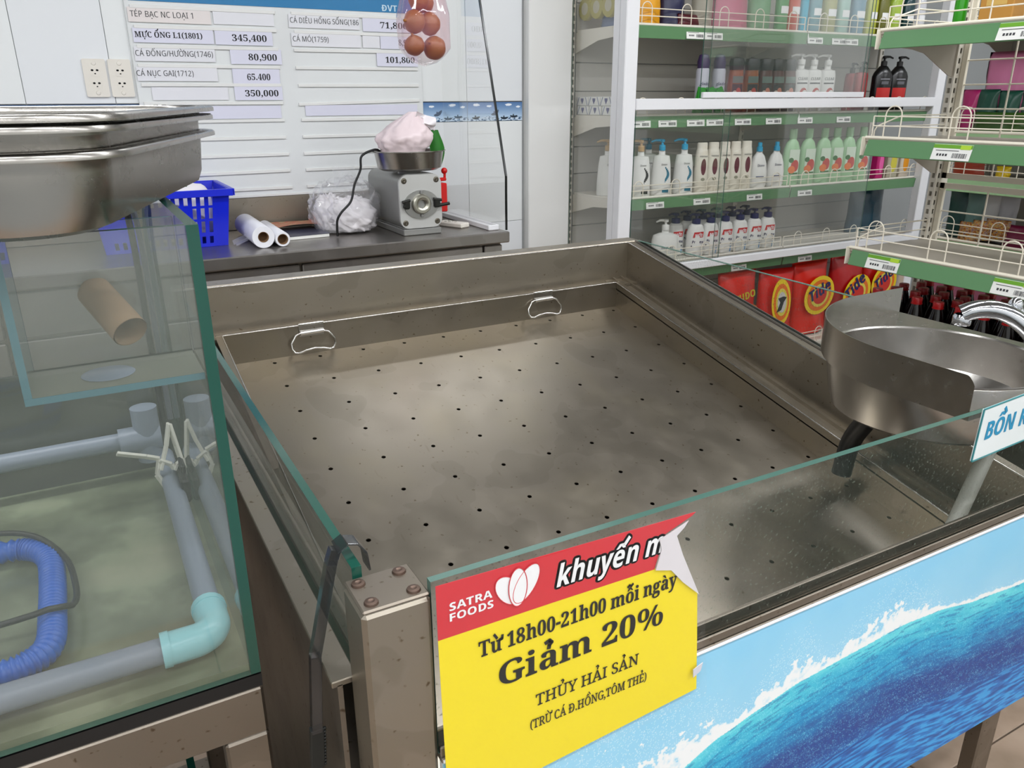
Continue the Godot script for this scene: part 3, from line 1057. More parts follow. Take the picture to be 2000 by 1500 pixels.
func fish_tank() -> void:
	# stand
	var s := thing("tank_stand", "worn stainless steel tube stand under the glass fish tank", "stand")
	for z in [-0.745, -1.255]:
		box_part("beam", Vector3(-0.70, 0.668, z), Vector3(0.088, 0.728, z + 0.045), M.steel_dull, s, 0.003)
	for x in [-0.70, 0.043]:
		box_part("beam", Vector3(x, 0.668, -1.21), Vector3(x + 0.045, 0.727, -0.745), M.steel_dull, s, 0.003)
		for z in [-0.745, -1.255]:
			box_part("leg", Vector3(x, 0.0, z), Vector3(x + 0.045, 0.668, z + 0.045), M.steel_dull, s, 0.003)
	box_part("lower_shelf", Vector3(-0.655, 0.15, -1.25), Vector3(0.043, 0.165, -0.71), M.steel_dull, s)
	box_part("foam_pad", Vector3(-0.70, 0.729, -1.262), Vector3(0.088, 0.744, -0.700), M.black_rubber, s)
	settle(s, Vector3(-0.3, 0, -0.98))
	# lower tank on the shelf
	var lt := thing("lower_fish_tank", "second glass tank inside the stand below the fish tank", "fish tank")
	pane("front_glass", Vector3(-0.64, 0.17, -0.735), Vector3(0.005, 0.60, -0.727), M.glass_tank, M.glass_edge, lt)
	pane("back_glass", Vector3(-0.64, 0.17, -1.23), Vector3(0.005, 0.60, -1.222), M.glass_tank, M.glass_edge, lt)
	pane("side_glass", Vector3(0.005, 0.17, -1.23), Vector3(0.013, 0.60, -0.727), M.glass_tank, M.glass_edge, lt)
	box_part("tank_bottom", Vector3(-0.64, 0.166, -1.23), Vector3(0.013, 0.172, -0.727), M.steel_dull, lt)
	settle(lt, Vector3(-0.3, 0.166, -0.98))
	# main tank
	var t := thing("fish_tank", "empty glass fish tank with thick green edges on steel stand", "fish tank")
	var y0 := 0.746
	var y1 := 1.203
	pane("front_glass", Vector3(-0.70, y0, -0.708), Vector3(0.078, y1, -0.700), M.glass_tank, M.glass_edge, t)
	pane("side_glass", Vector3(0.078, y0, -1.262), Vector3(0.088, y1, -0.700), M.glass_tank, M.glass_edge, t)
	pane("back_glass", Vector3(-0.70, y0, -1.262), Vector3(0.078, y1, -1.254), M.glass_tank, M.glass_edge, t)
	pane("side_glass", Vector3(-0.71, y0, -1.262), Vector3(-0.70, y1, -0.700), M.glass_tank, M.glass_edge, t)
	# scummy bottom
	var bm := mat(Color(1, 1, 1), 0.22)
	bm.albedo_texture = noise_tex(0.008, [[0.0, Color(0.30, 0.32, 0.25)], [0.45, Color(0.43, 0.46, 0.37)], [0.6, Color(0.51, 0.54, 0.44)], [1.0, Color(0.58, 0.59, 0.49)]], 88, 512, 5)
	tri_map(bm, Vector3(1.2, 1.2, 1.2))
	box_part("tank_bottom", Vector3(-0.70, y0, -1.254), Vector3(0.078, y0 + 0.008, -0.708), bm, t)
	box_part("back_board", Vector3(-0.70, y0, -1.270), Vector3(0.078, 0.93, -1.2635), mat(Color(0.10, 0.10, 0.10), 0.6), t)
	# hanging filter box inside the front corner
	var fb := S()
	bc(fb, Vector3(-0.06, 1.066, -0.790), Vector3(0.077, 1.072, -0.709))
	var fl := mat(Color(0.42, 0.43, 0.37), 0.3)
	var bo := obj("filter_box", fb, fl, t)
	pane("box_glass", Vector3(-0.062, 1.066, -0.790), Vector3(-0.056, 1.200, -0.709), M.glass_tank, M.glass_edge_blue, bo)
	pane("box_glass", Vector3(-0.056, 1.072, -0.790), Vector3(0.077, 1.200, -0.784), M.glass_tank, M.glass_edge_blue, bo)
	box_part("box_glass_edge", Vector3(-0.062, 1.066, -0.7095), Vector3(0.077, 1.072, -0.7085), M.glass_edge_blue, bo)
	var hl := S()
	lathe(hl, [[0, 1.0728], [0.021, 1.0728], [0.022, 1.0722]], 24, Transform3D(Basis.IDENTITY, Vector3(0.002, 0, -0.748)))
	obj("drain_fitting", hl, M.pvc, bo)
	settle(t, Vector3(-0.31, y0, -0.98))

func gn_pan(called: String, label: String, depth: float, rim_y: float, lift := 0.0) -> Node3D:
	# gastronorm pan: rolled rim, rounded corners, walls that lean in; origin at the middle of the rim
	var t := thing(called, label, "pan", Vector3.ZERO, 0, "steel pans stacked on the tank")
	var L := 0.53
	var W := 0.325
	var ring := func(inset: float, y: float, r: float) -> Array:
		var o := []
		for q in rrect(W - 2 * inset, L - 2 * inset, r, 10):
			o.append(Vector3(q.x, y, q.y))
		return o
	var rows := [[0.0, -0.004, 0.085], [0.0, 0.0, 0.085], [0.002, 0.002, 0.084], [0.014, 0.002, 0.074], [0.016, 0.0, 0.072], [0.017, -0.014, 0.071], [0.020, -depth + 0.016, 0.068], [0.025, -depth + 0.004, 0.062], [0.036, -depth, 0.052]]
	var st := S()
	var prev := []
	for k in rows.size():
		var q: Array = ring.call(rows[k][0], rows[k][1], rows[k][2])
		if k:
			st.set_smooth_group(k / 4 + 1)
			for i in q.size():
				var j := (i + 1) % q.size()
				var mid: Vector3 = (q[i] + prev[i]) / 2
				face(st, [prev[i], prev[j], q[j], q[i]], Vector3(mid.x * 0.5, mid.y - (0.1 if k < 4 else 0.0), mid.z * 0.5))
		prev = q
	st.set_smooth_group(-1)
	face(st, prev, Vector3(0, 0, 0))
	obj("pan_shell", st, M.steel_pan, t)
	var d := Vector3(0.3187, 0, -0.9478)
	var left := Vector3(-0.9478, 0, -0.3187)
	# right long side passes (0.022, -0.62) .. (0.194, -1.131)
	var c := Vector3(0.020, 0, -0.610) + d * 0.265 + left * 0.1625
	t.position = Vector3(c.x, rim_y, c.z)
	t.rotation.y = atan2(-0.3187, 0.9478)
	t.rotation.x = lift
	return t

func coil(st: SurfaceTool, ctrl: Array, r: float, rib: float, step: float, n := 12) -> void:
	# ribbed hose along a smooth curve
	var cv := Curve3D.new()
	for i in ctrl.size():
		var a: Vector3 = ctrl[maxi(i - 1, 0)]
		var b: Vector3 = ctrl[mini(i + 1, ctrl.size() - 1)]
		var h := (b - a) / 6
		cv.add_point(ctrl[i], -h, h)
	var L := cv.get_baked_length()
	var pts := []
	var rr := []
	var m := int(L / step * 4)
	for i in m + 1:
		pts.append(cv.sample_baked(L * i / m, true))
		rr.append(r + rib * [1.0, 0.5, 0.0, 0.5][i % 4])
	tube(st, pts, rr, n)

func smooth_tube(st: SurfaceTool, ctrl: Array, r: float, n := 8, seg := 40) -> void:
	var cv := Curve3D.new()
	for i in ctrl.size():
		var h: Vector3 = (ctrl[mini(i + 1, ctrl.size() - 1)] - ctrl[maxi(i - 1, 0)]) / 6
		cv.add_point(ctrl[i], -h, h)
	var L := cv.get_baked_length()
	var pts := []
	for i in seg + 1:
		pts.append(cv.sample_baked(L * i / seg, true))
	tube(st, pts, r, n)

func tank_details() -> void:
	gn_pan("steel_pan", "deep stainless steel pan at the bottom of the stack on the fish tank", 0.060, 1.2645)
	gn_pan("steel_pan", "stainless steel pan in the middle of the stack on the fish tank", 0.060, 1.283)
	var top := gn_pan("steel_pan", "shallow stainless steel tray on top of the pan stack", 0.02, 1.291, 0.004)
	top.position.x += 0.002
	# grey pipework lying on the tank bottom
	var p := thing("pvc_pipework", "grey plastic pipes with pale blue elbow lying in fish tank", "pipe")
	var a := S()
	tube(a, [Vector3(-0.69, 0.776, -0.742), Vector3(0.012, 0.776, -0.742)], 0.0135, 18)
	obj("pipe", a, M.pvc, p)
	var b := S()
	tube(b, [Vector3(0.055, 0.776, -0.785), Vector3(0.058, 0.778, -1.235)], 0.0135, 18)
	obj("pipe", b, M.pvc, p)
	var e := S()
	var ep := [Vector3(0.008, 0.776, -0.742), Vector3(0.026, 0.776, -0.742)]
	for k in 9:
		var an := PI / 2 * k / 8
		ep.append(Vector3(0.033 + sin(an) * 0.022, 0.776, -0.742 - 0.022 + cos(an) * 0.022))
	ep.append(Vector3(0.055, 0.776, -0.772))
	ep.append(Vector3(0.055, 0.776, -0.792))
	tube(e, ep, 0.0172, 18)
	var eo := obj("elbow", e, M.pvc_light, p)
	var ri := S()
	tube(ri, [Vector3(0.002, 0.776, -0.742), Vector3(0.010, 0.776, -0.742)], 0.0183, 18)
	tube(ri, [Vector3(0.055, 0.776, -0.788), Vector3(0.055, 0.776, -0.796)], 0.0183, 18)
	obj("collar", ri, M.pvc_light, eo)
	var cb := S()
	tube(cb, [Vector3(-0.69, 0.815, -1.232), Vector3(0.02, 0.815, -1.232)], 0.0135, 18)
	obj("pipe", cb, M.pvc, p)
	var cp := S()
	tube(cp, [Vector3(0.0, 0.815, -1.230), Vector3(0.058, 0.815, -1.230)], 0.0205, 18)
	tube(cp, [Vector3(0.040, 0.78, -1.230), Vector3(0.040, 0.865, -1.230)], 0.019, 18)
	obj("coupling", cp, M.pvc, p)
	settle(p, Vector3(0, 0.7625, -0.98))
	# cable ties and the suction clip in the corner
	var ct := thing("cable_tie", "white cable ties knotted round grey pipe in the tank corner", "cable tie")
	for q in [[[-0.006, 0.835, -1.14], [0.030, 0.822, -1.14], [0.046, 0.815, -1.14], [0.040, 0.790, -1.14], [0.050, 0.766, -1.14]],
			[[0.046, 0.800, -1.135], [0.058, 0.835, -1.135], [0.066, 0.868, -1.135]], [[0.066, 0.868, -1.134], [0.071, 0.832, -1.134], [0.0755, 0.800, -1.134], [0.073, 0.775, -1.134]], [[0.046, 0.815, -1.133], [0.060, 0.806, -1.133], [0.064, 0.797, -1.133]], [[0.064, 0.797, -1.132], [0.068, 0.806, -1.132], [0.076, 0.812, -1.132]]]:
		var st := S()
		for i in q.size() - 1:
			bar(st, Vector3(q[i][0], q[i][1], q[i][2]), Vector3(q[i + 1][0], q[i + 1][1], q[i + 1][2]), 0.004, 0.010, 0.0006, Vector3(0.3, 0.6, 0.7))
		obj("strap", st, M.tie, ct)
	settle(ct, Vector3(0.05, 0.765, -1.17))
	var cl := thing("suction_clip", "black pipe clip stuck to the tank glass near cable ties", "clip")
	box_part("clip_body", Vector3(0.066, 0.765, -1.16), Vector3(0.077, 0.80, -1.08), M.black_rubber, cl, 0.003)
	box_part("clip_jaw", Vector3(0.0695, 0.80, -1.14), Vector3(0.0765, 0.815, -1.10), M.black_rubber, cl, 0.003)
	settle(cl, Vector3(0.07, 0.765, -1.12))
	# foam filter tube in the hanging box
	var ff := thing("filter_sponge", "tan sponge filter tube with dark open end in the tank box", "filter")
	var fs := S()
	var fm := mat(Color(0.55, 0.46, 0.36), 0.95)
	tube(fs, [Vector3(0.000, 1.145, -0.781), Vector3(0.003, 1.141, -0.775), Vector3(0.0245, 1.1125, -0.727)], [0.008, 0.0145, 0.0150], 22, false)
	tube(fs, [Vector3(0.003, 1.141, -0.775), Vector3(0.0245, 1.1125, -0.727)], [0.006, 0.0142], 22, false)
	obj("sponge", fs, fm, ff)
	settle(ff, Vector3(0.0, 1.09, -0.75))
	# blue ribbed hose and the black cable round it
	var h := S()
	coil(h, [Vector3(-0.62, 0.772, -1.02), Vector3(-0.30, 0.772, -1.05), Vector3(-0.155, 0.772, -1.045), Vector3(-0.118, 0.772, -1.033), Vector3(-0.100, 0.772, -1.0), Vector3(-0.096, 0.772, -0.95), Vector3(-0.096, 0.772, -0.87), Vector3(-0.098, 0.772, -0.818), Vector3(-0.112, 0.772, -0.795), Vector3(-0.145, 0.772, -0.787), Vector3(-0.22, 0.772, -0.80), Vector3(-0.4, 0.772, -0.84)], 0.0110, 0.0036, 0.0065)
	tag(obj("blue_hose", h, M.hose_blue), "bright blue ribbed hose looped on the tank bottom", "hose")
	var k := S()
	smooth_tube(k, [Vector3(-0.5, 0.79, -1.05), Vector3(-0.2, 0.79, -1.07), Vector3(-0.123, 0.79, -1.045), Vector3(-0.083, 0.78, -0.985), Vector3(-0.072, 0.775, -0.917), Vector3(-0.074, 0.780, -0.868), Vector3(-0.093, 0.792, -0.851), Vector3(-0.12, 0.792, -0.846), Vector3(-0.19, 0.785, -0.855), Vector3(-0.4, 0.785, -0.86)], 0.0035, 8, 60)
	tag(obj("black_cable", k, M.black_rubber), "thin black cable curling round the blue hose in the tank", "cable")
	# two air lines rising behind the tank top
	var al := S()
	smooth_tube(al, [Vector3(0.066, 0.80, -1.24), Vector3(0.066, 1.0, -1.243), Vector3(0.066, 1.12, -1.245), Vector3(0.060, 1.19, -1.245), Vector3(0.05, 1.198, -1.245)], 0.0045, 8, 24)
	tag(obj("black_air_line", al, M.black_rubber), "black air hose rising out of the fish tank under pans", "hose")
	var al2 := S()
	smooth_tube(al2, [Vector3(0.0735, 0.85, -1.20), Vector3(0.0735, 1.0, -1.203), Vector3(0.0735, 1.12, -1.205), Vector3(0.068, 1.17, -1.21), Vector3(0.058, 1.19, -1.215)], 0.004, 8, 24)
	tag(obj("grey_air_line", al2, mat(Color(0.30, 0.32, 0.35), 0.4)), "grey air hose beside the black one in the fish tank", "hose")

func counter() -> void:
	var t := thing("prep_counter", "stainless steel prep counter with drawers along the tiled wall", "counter")
	var y := 0.84
	var z := -2.541
	var st := S()
	bc(st, Vector3(-0.9, 0.80, -3.085), Vector3(1.392, y, z), 0.004)
	obj("worktop", st, M.steel, t)
	var sp := S()
	bc(sp, Vector3(-0.9, 0.8405, -3.098), Vector3(1.385, 0.956, -3.082), 0.002)
	obj("backsplash", sp, M.steel_case, t)
	box_part("carcass", Vector3(-0.88, 0.08, -3.08), Vector3(1.37, 0.80, z - 0.035), M.steel_dull, t)
	var xs := [-0.88, -0.23, 0.62, 1.29, 1.37]
	for k in xs.size() - 1:
		box_part("drawer_front", Vector3(xs[k] + 0.004, 0.66, z - 0.035), Vector3(xs[k + 1] - 0.004, 0.792, z - 0.013), M.steel, t, 0.003)
		box_part("cabinet_door", Vector3(xs[k] + 0.004, 0.09, z - 0.035), Vector3(xs[k + 1] - 0.004, 0.650, z - 0.013), M.steel, t, 0.003)
	settle(t, Vector3(0.25, 0.08, -2.8))
	# glass screen on the end of the counter: upright in front, leaning back above
	var g := thing("glass_screen", "clear glass screen with dark edge at the right end of counter", "screen")
	var ou := PackedVector2Array([Vector2(2.552, 0.845), Vector2(2.552, 1.037), Vector2(2.80, 1.82), Vector2(3.08, 1.82), Vector2(3.08, 0.845)])
	var xf := Transform3D(Basis(Vector3(0, 0, -1), Vector3(0, 1, 0), Vector3(1, 0, 0)), Vector3.ZERO)
	var gs := S()
	prism(gs, ou, 1.380, 1.386, xf)
	obj("pane", gs, M.glass_clear, g)
	var ge := S()
	for q in [[0, 1], [1, 2]]:
		var a := ou[q[0]]
		var b := ou[q[1]]
		bar(ge, Vector3(1.383, a.y, -a.x), Vector3(1.383, b.y, -b.x), 0.007, 0.006)
	obj("pane_edge", ge, mat(Color(0.012, 0.03, 0.025), 0.2), g)
	settle(g, Vector3(1.383, 0.845, -2.8))

func card(p: Node, called: String, x0: float, x1: float, y0: float, y1: float, m: Material, z := -3.0835, tilt := 0.0) -> MeshInstance3D:
	var st := S()
	bx(st, Vector3((x0 + x1) / 2, (y0 + y1) / 2, z), Vector3(x1 - x0, y1 - y0, 0.0012), 0.0, Basis(Vector3(0, 0, 1), tilt))
	return obj(called, st, m, p)

func price_board() -> void:
	var t := thing("price_board", "white wall price board with rows of card holders and blue header", "board")
	box_part("board_sheet", Vector3(0.255, 0.955, -3.0995), Vector3(1.298, 1.95, -3.088), M.board, t, 0.002)
	box_part("header", Vector3(0.27, 1.6085, -3.088), Vector3(1.285, 1.80, -3.086), M.header, t)
	box_part("edge_strip", Vector3(0.255, 0.957, -3.088), Vector3(1.298, 0.966, -3.083), M.lip, t, 0.001)
	var B := Basis.IDENTITY
	var rng := RandomNumberGenerator.new()
	rng.seed = 3
	for k in 11:
		var y := 1.591 - 0.0604 * k
		for c in 2:
			if k == 0 and c == 0:
				pass
			var st := S()
			var x0: float = [0.267, 0.797][c] + rng.randf() * 0.008
			var x1: float = [0.738, 1.276][c] + rng.randf() * 0.006
			var sag: float = 0.006 if (k == 5 and c == 1) else rng.randf_range(-0.0012, 0.0012)
			bar(st, Vector3(x0, y - sag, -3.085), Vector3(x1, y + sag, -3.085), 0.006, 0.0105, 0.0008)
			obj("card_rail", st, M.lip, t)
	var zt := -3.0825
	var rows := [
		[0.2692, 0.4643, 1.560, "TÉP BẠC NC LOẠI 1", false, 0.262, 0.522, "card_warm"],
		[0.2734, 0.4861, 1.4977, "MỰC ỐNG L1(1801)", true, 0.268, 0.523, "card_blue"],
		[0.2669, 0.5137, 1.440, "CÁ ĐỔNG/HƯỜNG(1746)", false, 0.264, 0.521, "card"],
		[0.2611, 0.4416, 1.3775, "CÁ NỤC GAI(1712)", false, 0.262, 0.521, "card"],
		[0.7931, 1.0481, 1.560, "CÁ DIÊU HỒNG SỐNG(186", false, 0.788, 1.052, "card"],
		[0.7973, 0.9286, 1.4985, "CÁ MÓ(1759)", false, 0.792, 1.053, "card"]]
	for r in rows:
		var c := card(t, "name_card", r[5], r[6], r[2] - 0.016, r[2] + 0.029, M[r[7]])
		text(r[3], serif_b if r[4] else sans, r[1] - r[0], Vector3(r[0], r[2], zt), B, M.ink if r[4] else M.ink_soft, c, "lettering", 0.0004, 0.0, 0.0178)
	var prices := [
		[0.5849, 0.7034, 1.494, "345,400", 0.528, 0.724], [0.6335, 0.7329, 1.4323, "80,900", 0.572, 0.750], [0.6214, 0.7025, 1.3665, "65.400", 0.572, 0.737],
		[0.608, 0.726, 1.3118, "350,000", 0.572, 0.741], [1.1329, 1.243, 1.553, "71,800", 1.064, 1.276], [1.2038, 1.262, 1.494, "8,900", 1.13, 1.278], [1.1466, 1.2665, 1.432, "101,800", 1.112, 1.280]]
	for r in prices:
		var c := card(t, "price_card", r[4], r[5], r[2] - 0.013, r[2] + 0.037, M.card_blue)
		text(r[3], serif_b, r[1] - r[0], Vector3(r[0], r[2], zt), B, M.ink, c, "lettering", 0.0004, 0.0, 0.0215)
	for q in [[0.53, 0.736, 1.546, 1.586], [1.06, 1.128, 1.483, 1.525], [0.30, 0.55, 1.300, 1.342], [0.36, 0.73, 1.236, 1.28], [0.82, 1.27, 1.242, 1.28]]:
		card(t, "blank_card", q[0], q[1], q[2], q[3], M.card if q[2] > 1.29 else M.card_blue, -3.0845)
	var hd := card(t, "header_line", 1.13, 1.132, 1.610, 1.612, M.header, -3.0852)
	text("ĐVT", sans_b, 0.062, Vector3(1.143, 1.613, -3.0855), B, mat(Color(0.75, 0.85, 0.90), 0.5), hd, "lettering", 0.0004, 0.0, 0.021)
	for x in [0.292, 0.318]:
		var c := card(t, "small_tag", x, x + 0.024, 1.276, 1.288, M.white_plastic, -3.0825)
		card(c, "tag_print", x + 0.006, x + 0.021, 1.283, 1.2855, M.ink_soft, -3.0817)
	settle(t, Vector3(0.776, 0.955, -3.09))
	# socket plates
	for k in 2:
		var x: float = [0.1365, 0.2125][k]
		var so := thing("power_socket", ["white double power socket plate nearer the wall corner with a mark on it", "white double power socket plate right beside the price board"][k], "socket", Vector3(x, 1.37, -3.1), 0, "power sockets")
		var st := S()
		prism(st, rrect(0.069, 0.118, 0.005), 0.0, 0.008)
		obj("plate", st, M.cream, so)
		for s in [-1.0, 1.0]:
			var pl := S()
			prism(pl, rrect(0.030, 0.030, 0.004), 0.008, 0.0088, Transform3D(Basis.IDENTITY, Vector3(0, s * 0.020, 0)))
			var po := obj("outlet", pl, M.cream, so)
			for q in [[-0.0075, 0.004, 0.0042], [0.0075, 0.004, 0.0042], [0, -0.0065, 0.0026]]:
				var ho := S()
				prism(ho, ngon(q[2], 10, 1.0, 0.75), 0.0085, 0.0092, Transform3D(Basis.IDENTITY, Vector3(q[0], s * 0.020 + q[1], 0)))
				obj("slot_shade", ho, M.hole, po)  # near-black disc on the face, painting the shade inside a pin opening
			var bt := S()
			lathe(bt, [[0, 0.0105], [0.006, 0.010], [0.0072, 0.008]], 14, Transform3D(Basis(Vector3(1, 0, 0), Vector3(0, 0, 1), Vector3(0, -1, 0)), Vector3(0, s * 0.046, 0)))
			obj("button", bt, M.cream, so)

func sale_sign() -> void:
	var t := thing("sale_sign", "yellow and red promotion sign in clear sleeve on front glass", "sign")
	var z := -0.5225
	# sheet
	var ye := S()
	prism(ye, PackedVector2Array([Vector2(0.2127, 0.8595), Vector2(0.33, 0.858), Vector2(0.4495, 0.8555), Vector2(0.470, 0.848), Vector2(0.488, 0.827), Vector2(0.5108, 0.806), Vector2(0.517, 0.74), Vector2(0.5225, 0.674), Vector2(0.216, 0.655)]), 0.0, 0.0003, Transform3D(Basis.IDENTITY, Vector3(0, 0, z)))
	obj("paper", ye, M.yellow, t)
	# red band over the top; its right end is torn away
	var red := PackedVector2Array([Vector2(0.2125, 0.914), Vector2(0.4985, 0.9065), Vector2(0.4945, 0.9035), Vector2(0.452, 0.889), Vector2(0.4555, 0.876), Vector2(0.4495, 0.8545), Vector2(0.4, 0.8555), Vector2(0.33, 0.857), Vector2(0.2127, 0.8585)])
	var rs := S()
	prism(rs, red, 0.0002, 0.0006, Transform3D(Basis.IDENTITY, Vector3(0, 0, z)))
	obj("red_band", rs, M.sign_red, t)
	# torn white flap curling down over the corner
	var fl := S()
	prism(fl, PackedVector2Array([Vector2(0.452, 0.889), Vector2(0.488, 0.9005), Vector2(0.483, 0.894), Vector2(0.474, 0.887), Vector2(0.484, 0.862), Vector2(0.5112, 0.805), Vector2(0.488, 0.827), Vector2(0.470, 0.848), Vector2(0.4495, 0.8545), Vector2(0.4555, 0.876)]), 0.0, 0.0008, Transform3D(Basis.IDENTITY, Vector3(0, 0, z + 0.002)))
	obj("torn_flap", fl, mat(Color(0.84, 0.82, 0.83), 0.5), t)
	var fl2 := S()
	prism(fl2, PackedVector2Array([Vector2(0.511, 0.708), Vector2(0.5245, 0.7125), Vector2(0.522, 0.702), Vector2(0.512, 0.697)]), 0.0, 0.0008, Transform3D(Basis.IDENTITY, Vector3(0, 0, z + 0.004)))
	obj("torn_flap", fl2, mat(Color(0.80, 0.80, 0.84), 0.5), t)
	# lettering
	var B := Basis.IDENTITY
	var zt := z + 0.0012
	text("khuyến m", sans_b, 0.124, Vector3(0.333, 0.8728, zt - 0.0006), B, M.ink, t, "lettering_outline", 0.0004, 0.18, 0.0232, 0.0026)
	text("khuyến m", sans_b, 0.124, Vector3(0.333, 0.8728, zt), B, M.white_ink, t, "lettering", 0.0004, 0.18, 0.0232)
	text("SATRA", sans_b, 0.0415, Vector3(0.2243, 0.8855, zt), B, M.white_ink, t, "lettering", 0.0004, 0, 0.0078)
	text("FOODS", sans_b, 0.0425, Vector3(0.2242, 0.8747, zt), B, M.white_ink, t, "lettering", 0.0004, 0, 0.0078)
	for q in [[0.2825, 0.8865, 0.62, 0.0108, 0.0185, 0.0], [0.3005, 0.8885, -0.55, 0.0108, 0.0205, 0.0003], [0.2915, 0.8875, 0.0, 0.0095, 0.0200, 0.0006]]:
		var tf := Transform3D(Basis(Vector3(0, 0, 1), q[2]), Vector3(q[0], q[1], zt + q[5]))
		var e := S()
		prism(e, ngon(1.0, 28, q[3], q[4]), -0.0002, 0.0, tf)
		var pe := obj("logo_petal", e, M.white_ink, t)
		var lo := S()
		var pl := []
		for k in 29:
			pl.append(tf * Vector3(cos(TAU * k / 28) * q[3], sin(TAU * k / 28) * q[4], 0.0001))
		tube(lo, pl, 0.00045, 5, false)
		obj("petal_line", lo, M.sign_red, pe)
	text("Từ 18h00-21h00 mỗi ngày", serif_b, 0.229, Vector3(0.2513, 0.8255, zt), B, M.ink, t, "lettering", 0.0004, 0, 0.0168)
	text("Giảm 20%", serif_b, 0.193, Vector3(0.2717, 0.784, zt), B, M.ink, t, "lettering", 0.0004, 0, 0.0268)
	text("THỦY HẢI SẢN", serif, 0.1242, Vector3(0.3115, 0.744, zt), B, M.ink, t, "lettering", 0.0004, 0, 0.0135)
	text("(TRỪ CÁ Đ.HỒNG,TÔM THẺ)", serif, 0.1423, Vector3(0.3056, 0.7178, zt), B, M.ink, t, "lettering", 0.0004, 0, 0.0108)
	# clear sleeve
	var sl := S()
	surf(sl, 20, 12, func(u: float, v: float) -> Vector3:
		var q := Vector2(0.2065, 0.655).lerp(Vector2(0.2065, 0.9165), v).lerp(Vector2(0.5335, 0.665).lerp(Vector2(0.505, 0.9125), v), u)
		return Vector3(q.x, q.y, z + 0.0062 + 0.003 * sin(u * 9.0 + v * 4.0) * sin(v * 7.0)))
	obj("sleeve", sl, M.sleeve, t)
	settle(t, Vector3(0.365, 0.655, -0.5225))
	# sign hung over the glass in front of the sink
	var s := thing("sink_sign", "white acrylic sink sign with blue letters on the front glass", "sign")
	var ps := S()
	var bt := Basis(Vector3(0, 0, 1), 0.0)
	prism(ps, PackedVector2Array([Vector2(0.985, 0.845), Vector2(0.989, 0.9185), Vector2(1.20, 0.929), Vector2(1.20, 0.855)]), -0.001, 0.0015, Transform3D(bt, Vector3(0, 0, -0.529)))
	obj("plate", ps, mat(Color(0.86, 0.88, 0.88), 0.2), s)
	var bs := S()
	for q in [[[0.985, 0.845], [0.989, 0.9185]], [[0.989, 0.9185], [1.20, 0.929]], [[0.985, 0.845], [1.20, 0.855]]]:
		bar(bs, Vector3(q[0][0], q[0][1], -0.5275), Vector3(q[1][0], q[1][1], -0.5275), 0.0015, 0.002)
	obj("border", bs, mat(Color(0.20, 0.50, 0.52), 0.3), s)
	text("BỒN RỬA", sans_b, 0.135, Vector3(1.003, 0.8725, -0.527), Basis(Vector3(0, 0, 1), 0.05), mat(Color(0.06, 0.52, 0.68), 0.4), s, "lettering", 0.0006, 0.12, 0.025)
	settle(s, Vector3(1.09, 0.845, -0.528))

func case_details() -> void:
	# clear acrylic scraper hooked over the left glass
	var t := thing("hook_scraper", "narrow clear plastic strip hooked over left case glass with serrated dark tip", "scraper")
	var st := S()
	var path := [Vector3(0.182, 0.893, -0.612), Vector3(0.180, 0.912, -0.612), Vector3(0.173, 0.923, -0.612), Vector3(0.163, 0.926, -0.612), Vector3(0.154, 0.920, -0.613), Vector3(0.149, 0.905, -0.614), Vector3(0.127, 0.81, -0.617), Vector3(0.121, 0.72, -0.620)]
	for i in path.size() - 1:
		bar(st, path[i], path[i + 1], 0.018 if i < 4 else 0.009, 0.002 if i < 4 else 0.010, 0.0004, Vector3(1, 0.15, 0))
	obj("strip", st, gl(Color(0.16, 0.17, 0.18), 0.55, 0.1), t)
	var tip := S()
	var a := Vector3(0.1213, 0.724, -0.620)
	var b := Vector3(0.1185, 0.675, -0.622)
	bar(tip, a, b, 0.008, 0.013, 0.0006, Vector3(1, 0.15, 0))
	for k in 12:
		var q := a.lerp(b, (k + 0.5) / 12)
		bx(tip, q + Vector3(0.0072, 0, 0.002), Vector3(0.003, 0.0024, 0.003), 0.0005)
	obj("serrated_tip", tip, mat(Color(0.10, 0.11, 0.10), 0.5), t)
	settle(t, Vector3(0.15, 0.675, -0.617))
	# drain hose and pipe of the sink
	var h := S()
	smooth_tube(h, [Vector3(1.185, 0.797, -0.80), Vector3(1.195, 0.745, -0.838), Vector3(1.203, 0.69, -0.868), Vector3(1.195, 0.625, -0.872)], 0.018, 16, 20)
	tag(obj("drain_hose", h, M.black_rubber), "thick black drain hose running from the sink into the tray", "hose")
	var pp := S()
	tube(pp, [Vector3(1.255, 0.80, -0.64), Vector3(1.13, 0.645, -0.615)], 0.012, 14)
	tag(obj("drain_pipe", pp, mat(Color(0.62, 0.62, 0.58), 0.5)), "pale plastic pipe leaning under the sink behind front glass", "pipe")
	var rb := thing("red_basin", "red plastic basin on the floor beside the tank stand", "basin", Vector3(0.30, 0, -1.15))
	var rs := S()
	lathe(rs, [[0, 0.012], [0.09, 0.012], [0.125, 0.09], [0.135, 0.092], [0.135, 0.086], [0.127, 0.085], [0.095, 0.0], [0, 0.0]], 28)
	obj("bowl", rs, M.red, rb)

